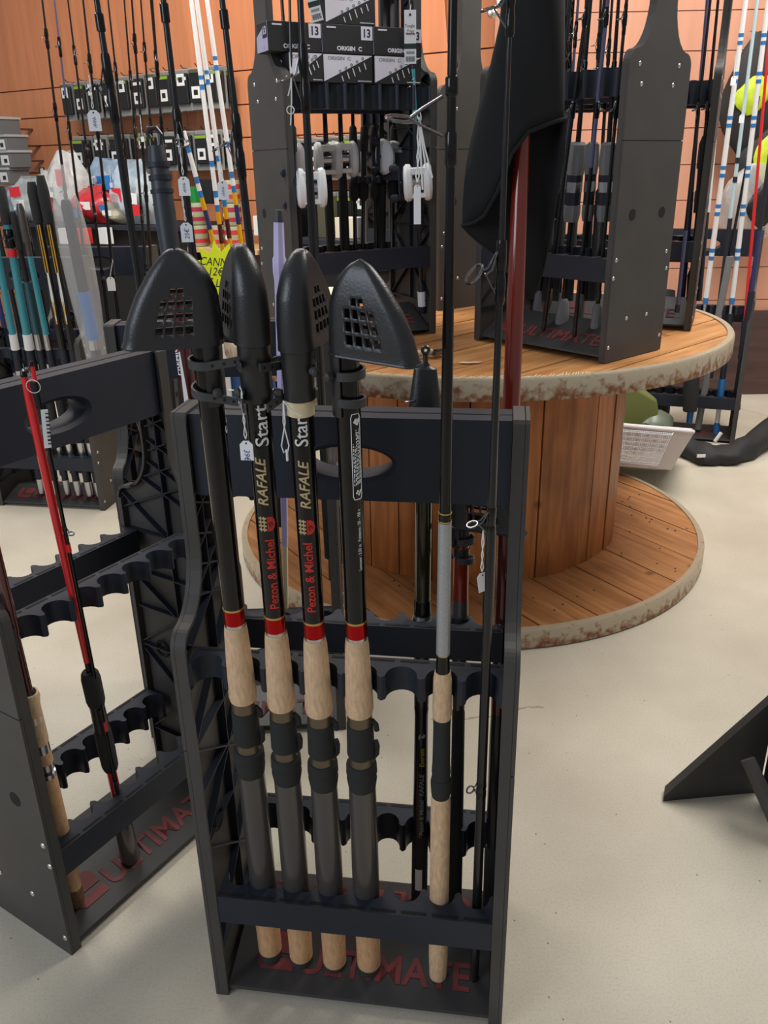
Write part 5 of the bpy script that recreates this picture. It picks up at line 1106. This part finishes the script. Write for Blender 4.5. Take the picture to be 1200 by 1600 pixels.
# ------------------------------------------------------------------ small boxes on the left drum rack
rc = RK['C']; zb = ZT + .656 + .0005
def cpt(x, y, d=.004): return hit(x, y, rc['o'] + rc['n'] * d, rc['n'])
def clx(P): return (P - rc['o']).dot(rc['a'])
CARD, CARDW, CARDL = mat('black_card', (.02, .02, .022), .45), mat('white_card', s2l(226, 224, 236), .5), mat('lilac_card', s2l(178, 176, 206), .5)
GREYP = mat('grey_print', s2l(150, 148, 156), .5); PURK = mat('dark_purple_print', s2l(48, 30, 70), .5)
bh = .5 * (cpt(548, 46).z - cpt(548, 138).z) ; bd = .074
MFR = Mx.Rotation(PI / 2, 4, 'X')
def reel_box(x0, x1, z, kind, lab, dy=0, yaw=0):
    wd = x1 - x0 - .002; M = rc['M'] @ T(x0, .006 + dy, z - ZT) @ RZ(yaw); t = thing('reel_box', lab, 'box', M, 'small boxes on the left drum rack'); h = bh - .001
    MB().box((wd / 2, bd / 2, h / 2), (wd, bd, h)).build('carton', CARD, t, bevel=.0015)
    F_ = MFR @ T(0, 0, .0006)
    sd = Mx.Rotation(-PI / 2, 4, 'Z') @ MFR @ T(-bd, 0, .0006)          # left end, read from the left
    if kind == 'w':
        MB().prism([(0.001, .003), (.001, h - .001), (wd * .99, h - .001)], 0, .0003, F_).build('white_panel', CARDW, t)
        text('lettering', 'ORIGIN  C', h * .17, GREYP, t, F_ @ T(wd * .09, h * .80, .0006), sx=1.25, off=.0004)
        for k in range(5):
            u = .33 + .115 * k; c = (wd * u, h * (u + .085))
            MB().ring((c[0], -.0012, c[1]), (0, 1, 0), h * .042, .0007, 10, 4).build('icon', PURK, t)
            d0 = Mx.Rotation(.36, 4, 'Y')
            MB().box((0, 0, 0), (h * .035, .0005, h * (.2 + .05 * (k % 3))), T(wd * (u + .045), -.001, h * (u - .17)) @ Mx.Rotation(-.35, 4, 'Y')).build('caption', TXTW, t)
        m_ = MB(); m_.tube([(wd * .68 + wd * .28 * q / 24, -.001, h * .085 + h * .018 * math.sin(q * 2.3)) for q in range(25)], .0008, 4); m_.build('script_line', TXTW, t)
        MB().prism([(bd * .05, h * .35), (bd * .05, h * .95), (bd * .45, h * .95), (bd * .45, h * .35)], 0, .0004, sd).build('number_label', CARD, t); text('lettering', '13', h * .42, CARDW, t, sd @ T(bd * .1, h * .5, .0008), off=.0006)
    else:
        MB().prism([(wd * .76, h * .5), (wd * .76, h * .97), (wd * .99, h * .97), (wd * .99, h * .5)], 0, .0003, F_).build('number_label', CARDW, t); text('lettering', '13', h * .4, PURK, t, F_ @ T(wd * .785, h * .6, .0006), off=.0008, sx=.92)
        text('lettering', 'ORIGIN  C', h * .2, CARDW, t, F_ @ T(wd * .27, h * .12, .0006), sx=1.15, off=.0006); MB().box((wd * .17, -.001, h * .885), (wd * .18, .0006, h * .055)).build('small_print', CARDW, t)
        MB().prism([(0, h * .02), (0, h * .55), (bd * .98, h * .98), (bd * .98, h * .02)], 0, .0003, sd).build('lilac_end', CARDL, t)
        MB().prism([(bd * .55, h * .45), (bd * .55, h * .95), (bd * .96, h * .95), (bd * .96, h * .45)], 0, .0005, sd).build('number_label', CARD, t); text('lettering', '13', h * .36, CARDW, t, sd @ T(bd * .58, h * .58, .0009), off=.0006)
        text('lettering', 'C', h * .14, PURK, t, sd @ T(bd * .6, h * .1, .0006))
X = [clx(cpt(x, 120)) for x in (424, 506, 586, 660)]; W3 = (X[3] - X[0]) / 3
rown = ['left', 'middle', 'right']
for k in range(3):
    reel_box(max(X[0] + W3 * k, .0225), X[0] + W3 * (k + 1), zb, 'w', 'black and white striped small box, %s of the bottom three on the left drum rack' % rown[k], .004 * (k % 2))
    reel_box(X[0] + W3 * k + .001, X[0] + W3 * (k + 1) + .001, zb + bh, 'b', 'black small box with a 13 label, %s of the middle row' % rown[k], .006 - .003 * k)
xt = clx(cpt(511, 20)); reel_box(xt, xt + W3, zb + 2 * bh, 'w', 'black and white small box alone on top of the stack', .01)
# ------------------------------------------------------------------ white baitcasting reels and rods of the left drum rack
WREEL = mat('white_reel', (.9, .9, .92), .3)
def reel(R, yp, yaw=0, sc_=1., half=False):
    s = R.y2s(yp); M = T(0, 0, s) @ Mx.Rotation(math.radians(yaw), 4, 'Z') @ Mx.Scale(sc_, 4)
    o = MB().box((.018, 0, 0), (.016, .05, .03)).box((.012, 0, -.024), (.012, .014, .03)); o = o.build('reel', BLK, R.t, 'white-sided reel', bevel=.003); o.matrix_local = M
    for s_ in (-1, 1):
        b = MB(); rg = []
        for x_, k in ((0, .82), (.003, .97), (.010, 1), (.0145, .86), (.016, .5)):
            rg.append([V((.022 + .028 * k * math.cos(a) * (1.05 if math.cos(a) > 0 else .8), s_ * (.0125 + x_ * 1.25), .040 * k * math.sin(a) - .004 * math.cos(a))) for a in [2 * PI * q / 20 for q in range(20)]])
        b.loft(rg); b.build('side_plate', WREEL, o)
    MB().lathe([(-.018, .015), (-.015, .015), (-.012, .010), (.012, .010), (.015, .015), (.018, .015)], 16, T(.024, 0, 0) @ Mx.Rotation(PI / 2, 4, 'X')).build('spool', SILV, o)
    MB().box((.032, 0, .025), (.018, .034, .014)).build('thumb_bar', WREEL, o, bevel=.002); MB().box((.036, 0, -.026), (.014, .034, .010)).build('level_wind', WREEL, o, bevel=.002)
    MB().box((.020, -.042, 0), (.008, .004, .07), Mx.Rotation(0, 4, 'X')).lathe([(0, .004), (.004, .004)], 8, T(.02, -.036, 0) @ Mx.Rotation(PI / 2, 4, 'X')).build('handle', BLK, o)
    for s_ in (-1, 1): MB().lathe([(0, .004), (.004, .009), (.016, .009), (.02, .005)], 12, T(.02, -.043, s_ * .032) @ Mx.Rotation(PI / 2, 4, 'X')).build('knob', BLK, o)
def caster(key, b0, t0, lp, lab, grp, parts, reel_y=None, yaw=0, gd=(), sc_=1., extra=None):
    P, Q = rk(key, *b0, *lp), rk(key, *t0, *lp); R = Rod(P, Q, lab, group=grp, seg=10)
    for nm, mt, pf in parts: R.part(nm, mt, pf)
    if reel_y: reel(R, reel_y, yaw, 1.22)
    for gy, ga in gd: R.guide(R.y2s(gy), ga, .006, .006, .012, R.px([(gy, 5)])[0][1])
    return R
gC = 'rods in the left drum rack'
CR1 = caster('C', (660, 489), (640, -20), TF, 'rod with white reel and price label on its butt, right end of the drum rack', gC, [('butt_knob', BLK, [(489, 9), (484, 13), (455, 13), (445, 9), (440, 4)]), ('label', PAPER, [(478, 13.4), (455, 13.4)]), ('lower_shaft', BLANK, [(446, 6), (362, 7)]), ('grip', EVA, [(364, 9), (356, 17), (335, 17), (305, 15)]), ('reel_seat', BLK, [(306, 12), (250, 10)]), ('blank', BLANK, [(252, 8), (205, 7.5), (100, 7), (-20, 6)])], 283, 0, ((135, -60),))
CR1.part('teal_wrap', mat('teal_print', s2l(70, 165, 175), .35), [(188, 7.6), (108, 7.2)]); rq = CR1.px([(150, 7.4)])[0][1] + .0006; m4_ = MB(); zq0, zq1 = CR1.y2s(180), CR1.y2s(120)
for q in range(12): m4_.tube([(rq * math.cos(t_a), rq * math.sin(t_a), zq0 + (zq1 - zq0) * q / 12 + .004 * (t_a + .6)) for t_a in (-.7, -.3, .1, .5)], .0011, 4)
m4_.build('print', TXTW, CR1.t, kind='stuff')
caster('C', (494, 440), (467, -20), TF, 'rod with white reel half hidden by the thick black rod', gC, [('butt_grip', EVA, [(440, 12), (375, 16), (335, 18)]), ('grip', EVA, [(336, 18), (312, 16)]), ('reel_seat', BLK, [(313, 12), (255, 11)]), ('silver_ring', SILV, [(258, 12), (250, 12)]), ('blank', BLANK, [(251, 9), (100, 7), (-20, 6)])], 292, 8)
backC = [(470, 430, 445, 255, -12, 'leftmost of the back row of the left drum rack'), (519, 428, 504, 252, 10, 'with two reel sides showing'), (541, 440, 530, 250, 14, 'thick-gripped, beside the two-sided reel'), (596, 420, 602, 247, 55, 'whose white reel side is turned flat to the viewer')]
for i, (x0, y0, x1, ry, yaw, lab) in enumerate(backC):
    caster('C', (x0, y0), (x1 - 6, -20), TB, 'rod with a white reel, ' + lab, gC, [('butt_grip', EVA, [(y0, 11), (y0 - 60, 14 if i != 2 else 16), (ry + 45, 15)]), ('grip', EVA, [(ry + 46, 15), (ry + 22, 14)]), ('reel_seat', BLK, [(ry + 23, 12), (ry - 22, 11)]), ('silver_ring', SILV, [(ry - 18, 11), (ry - 28, 11)]), ('blank', BLANK, [(ry - 28, 8), (60, 6), (-20, 5)])], ry, yaw, ((120, -60),))
for i, (x0, x1, yk, lab) in enumerate([(556, 547, 190, 'thin split-grip rod, left of three in the middle of the left drum rack'), (566, 572, 215, 'thin split-grip rod in the middle of the left drum rack'), (588, 580, 205, 'thin split-grip rod, right of three in the middle of the left drum rack'), (612, 618, 255, 'dark rod with a boxy black reel at the right of the left drum rack'), (462, 452, 250, 'dark black-gripped rod beside the left panel of the left drum rack')]):
    R = caster('C', (x0, 425), (x1, -20), TB if i != 4 else TF, lab, gC, [('shaft', BLANK, [(425, 7), (312, 6)]), ('lower_grip', EVA, [(314, 8), (308, 17), (285, 17), (278, 12)]), ('seat', BLK, [(280, 9), (235, 9)]), ('upper_grip', EVA, [(237, 13), (225, 14), (200, 12), (196, 7)]), ('blank', BLANK, [(198, 6), (-20, 4)])])
    b = MB(); z = R.y2s(282 if i != 3 else 262); b.lathe([(-.012, .004), (-.008, .011), (.008, .011), (.012, .004)], 12, T(.02, .012, z)); 
    if i == 3: b.box((.02, 0, z), (.05, .07, .075))
    b.build('black_reel', BLK, R.t)
    if i == 3: R.part('price_label', PAPER, [(300, 12), (280, 12)])
# printed swing cards on the left drum rack
def swing_card(x, y, P, tilt, lab):
    P = hit(x, y, P, V((0, 1, 0))); t = thing('swing_card', lab, 'swing card', T(*P) @ Mx.Rotation(tilt, 4, 'Y')); k = dep(P) / FPX; wd, hh = 18.5 * k, 74 * k
    MB().box((0, 0, 0), (wd, .001, hh)).build('card', PAPER, t); F_ = MFR @ T(-wd / 2, 0, .001)
    for s, z, sz, mt in (('Tangle', .20, .34, PURK), ('Free', .105, .34, PURK)): text('lettering', s, wd * sz, mt, t, F_ @ T(wd * (.04 if s == 'Tangle' else .24), hh * z - hh * .02, 0), sx=.95)
    m_ = MB(); m_.tube([(wd * (-.38 + .76 * q / 20), -.001, hh * .06 + hh * .02 * math.sin(q * 1.9)) for q in range(21)], .0008, 4); m_.build('red_script', LOGO, t)
    MB().lathe([(0, wd * .1), (.001, wd * .1)], 12, T(0, -.0006, hh * .41) @ Mx.Rotation(PI / 2, 4, 'X')).build('emblem', PURK, t)
    MB().box((0, -.001, -hh * .17), (wd, .0006, hh * .1)).build('green_band', mat('dark_green_print', s2l(30, 52, 44), .5), t); MB().box((0, -.001, -hh * .29), (wd * .7, .0006, hh * .05)).build('grey_band', GREYP, t)
    b = MB()
    for q in range(9): b.box((wd * (-.36 + .09 * q), -.001, -hh * .41), (wd * (.03 + .02 * (q % 2)), .0006, hh * .1))
    b.build('barcode', TXTK, t, kind='stuff'); MB().tube([(0, 0, hh * .46), (.002, .004, hh * .6)], .0012, 5).build('tie', STRING, t)
swing_card(641, 58, CR1.at(CR1.y2s(58)) + V((0, -.02, 0)), 0, 'white Tangle Free swing card with green band at the top of the left drum rack')
swing_card(487, -8, rk('C', 490, 6, *TF) + V((0, -.03, 0)), -.22, 'tilted white swing card beside the topmost small box')
# ------------------------------------------------------------------ rods of the right drum rack
gB = 'rods in the right drum rack'
for i, (b0, t0, lab, mt, w_) in enumerate([((849, 517), (921, -20), 'thin silver-tipped black rod at the front of the right drum rack, left of two', BLANK, 7), ((897, 527), (952, -20), 'thin black rod at the front of the right drum rack, right of two', BLANK, 7), ((935, 470), (981, -20), 'thin black rod hard against the broad panel', BLANK, 6)]):
    R = caster('B', b0, t0, TF, lab, gB, [('tip_cap', RUB, [(b0[1], 5), (b0[1] - 5, 8), (b0[1] - 16, 7)]), ('blank', mt, [(b0[1] - 14, w_), (260, w_ - .5)]), ('upper_blank', PURP if i == 1 else mt, [(262, w_ - .3), (-20, w_ - 1)]), ('whipping', GLOSS, [(185, w_ + 1.5), (160, w_ + 1.5)]), ('whipping', GLOSS, [(40, w_ + 1.5), (22, w_ + 1.5)])], gd=((172, -60 + 100 * (i % 2)), (30, -60)))
for i, (x0, y0, x1, yt, g, lab) in enumerate([(877, 512, 925, 222, 30, 'grey foam-handled rod, second of four in the right drum rack'), (931, 520, 968, 222, 27, 'grey foam-handled rod, rightmost of four beside the broad panel'), (838, 500, 893, 226, 25, 'grey foam-handled rod, leftmost of four, beside the neoprene bag'), (905, 505, 946, 222, 23, 'grey foam-handled rod, third of four in the right drum rack')]):
    lp = TB if i in (2, 3) else ((.10, .1), (.07, .64))
    caster('B', (x0, y0), (x1, -20), lp, lab, gB, [('butt_cap', RUB, [(y0 + 2, 12), (y0 - 3, g - 8)]), ('butt_grip', EVAG, [(y0 - 2, g - 8), (y0 - 40, g - 12), (y0 - 46, 9)]), ('shaft', BLANK, [(y0 - 44, 8), (345, 8)]), ('rear_grip', EVAG, [(346, g - 8), (335, g - 4), (320, g - 4)]), ('reel_seat', BLK, [(321, g - 6), (272, g - 5)]), ('seat_window', SILV, [(300, g - 4.6), (284, g - 4.6)]), ('fore_grip', EVAG, [(273, g - 4), (255, g), (226, g - 3), (yt, g - 10)]), ('blank', BLANK, [(yt + 2, 8), (60, 6), (-20, 5)]), ('whipping', GLOSS, [(120, 8), (96, 8)])], gd=((108, -40),))
for i, (x0, x1) in enumerate(((852, 886), (868, 905), (890, 917), (914, 940), (925, 958))):
    caster('B', (x0, 470), (x1, -20), ((.215, .2), (.235, .64)), '%s slim dark rod in the back row of the right drum rack' % ORD[i], gB, [('grip', EVA, [(470, 11), (300, 12), (295, 7)]), ('blank', (BLANK, PURP, BLANK, OLIVE, BLANK)[i], [(297, 6), (-20, 4)])], gd=((130 + 7 * i, -60), (45 + 9 * i, -60)))
# rods of the right rear drum rack
gE = 'rods in the right rear drum rack'
caster('E', (1082, 420), (1124, -20), TF, 'black foam-gripped rod in the right rear drum rack', gE, [('butt_grip', EVA, [(470, 10), (430, 14), (420, 8)]), ('shaft', BLANK, [(422, 7), (330, 7)]), ('rear_grip', EVA, [(332, 14), (300, 15), (296, 12)]), ('reel_seat', EVA, [(297, 12), (262, 13)]), ('fore_grip', EVA, [(263, 17), (225, 16), (212, 8)]), ('blank', BLANK, [(214, 6), (-20, 4)])], gd=((170, -60),))
caster('E', (1058, 486), (1112, -20), ((-.01, .05), (-.03, .64)), 'slim grey-blue rod in front of the bar of the right rear drum rack', gE, [('tip_cap', RUB, [(488, 8), (476, 7)]), ('blank', PURP, [(478, 6), (360, 6)]), ('upper_blank', BLANK, [(362, 6), (-20, 4)])], gd=((172, -60),))
caster('E', (1066, 470), (1107, -20), TB, 'violet-blue rod in the right rear drum rack', gE, [('butt', NAVY, [(470, 8), (300, 8)]), ('blank', PURP, [(302, 7), (-20, 5)])])
Rw = caster('E', (1092, 470), (1137, -20), TB, 'white pole with blue bands in the right rear drum rack', gE, [('butt', BLK, [(470, 8), (330, 7)]), ('tube', WHITE, [(332, 9), (-20, 8)])])
for y in (205, 115, 98): Rw.part('band', BLUE, [(y, 9.6), (y - 8, 9.6)])
for i, (x0, x1) in enumerate(((731, 727), (736, 734), (743, 739))):
    P, Q = aty(x0, 470, 3.12 + .02 * i), aty(x1, -20, 3.16 + .02 * i); P = P - (Q - P).normalized() * (P.z - ZT - .1); R = Rod(P, Q, '%s slim dark rod at the back of the drum between the tall racks' % ORD[i], seg=8, group='slim rods at the back of the drum'); R.part('grip', EVA, [(480, 9), (320, 9)]); R.part('blank', (BLANK, PURP, BLANK)[i], [(322, 6), (-20, 4)])
# wooden-handled tool lying on the drum
P, Q = atz(626, 556, DZ + .014), atz(704, 546, DZ + .014); tl = thing('hand_tool', 'wooden-handled hand tool lying on the drum top', 'tool', frame(P, (0, 0, 1), Q - P)); L_ = (Q - P).length
MB().lathe([(0, .006), (.004, .011), (.02, .012), (.045, .009)], 12).build('handle_end', CORKB, tl); MB().lathe([(.044, .008), (L_ * .62, .0085)], 12).build('handle', mat('pale_handle', s2l(196, 176, 148), .5), tl)
MB().box((-.002, 0, L_ * .8), (.012, .012, L_ * .4)).box((-.002, .022, L_ * .8), (.01, .008, L_ * .3), Mx.Rotation(.12, 4, 'X')).box((-.002, .012, L_ * .64), (.012, .03, .012)).build('jaws', STEEL, tl)
# scrap of torn paper on the drum
P = atz(735, 566, DZ + .003); MB().prism([(-.03, -.006), (-.01, -.012), (.02, -.009), (.03, .0), (.012, .008), (.0, .004), (-.02, .009)], 0, .0006, T(*P)).build('torn_paper', mat('worn_paper', s2l(214, 190, 158), .8)); tag(bpy.data.objects['torn_paper'], 'torn scrap of white paper stuck to the drum top', 'paper scrap')
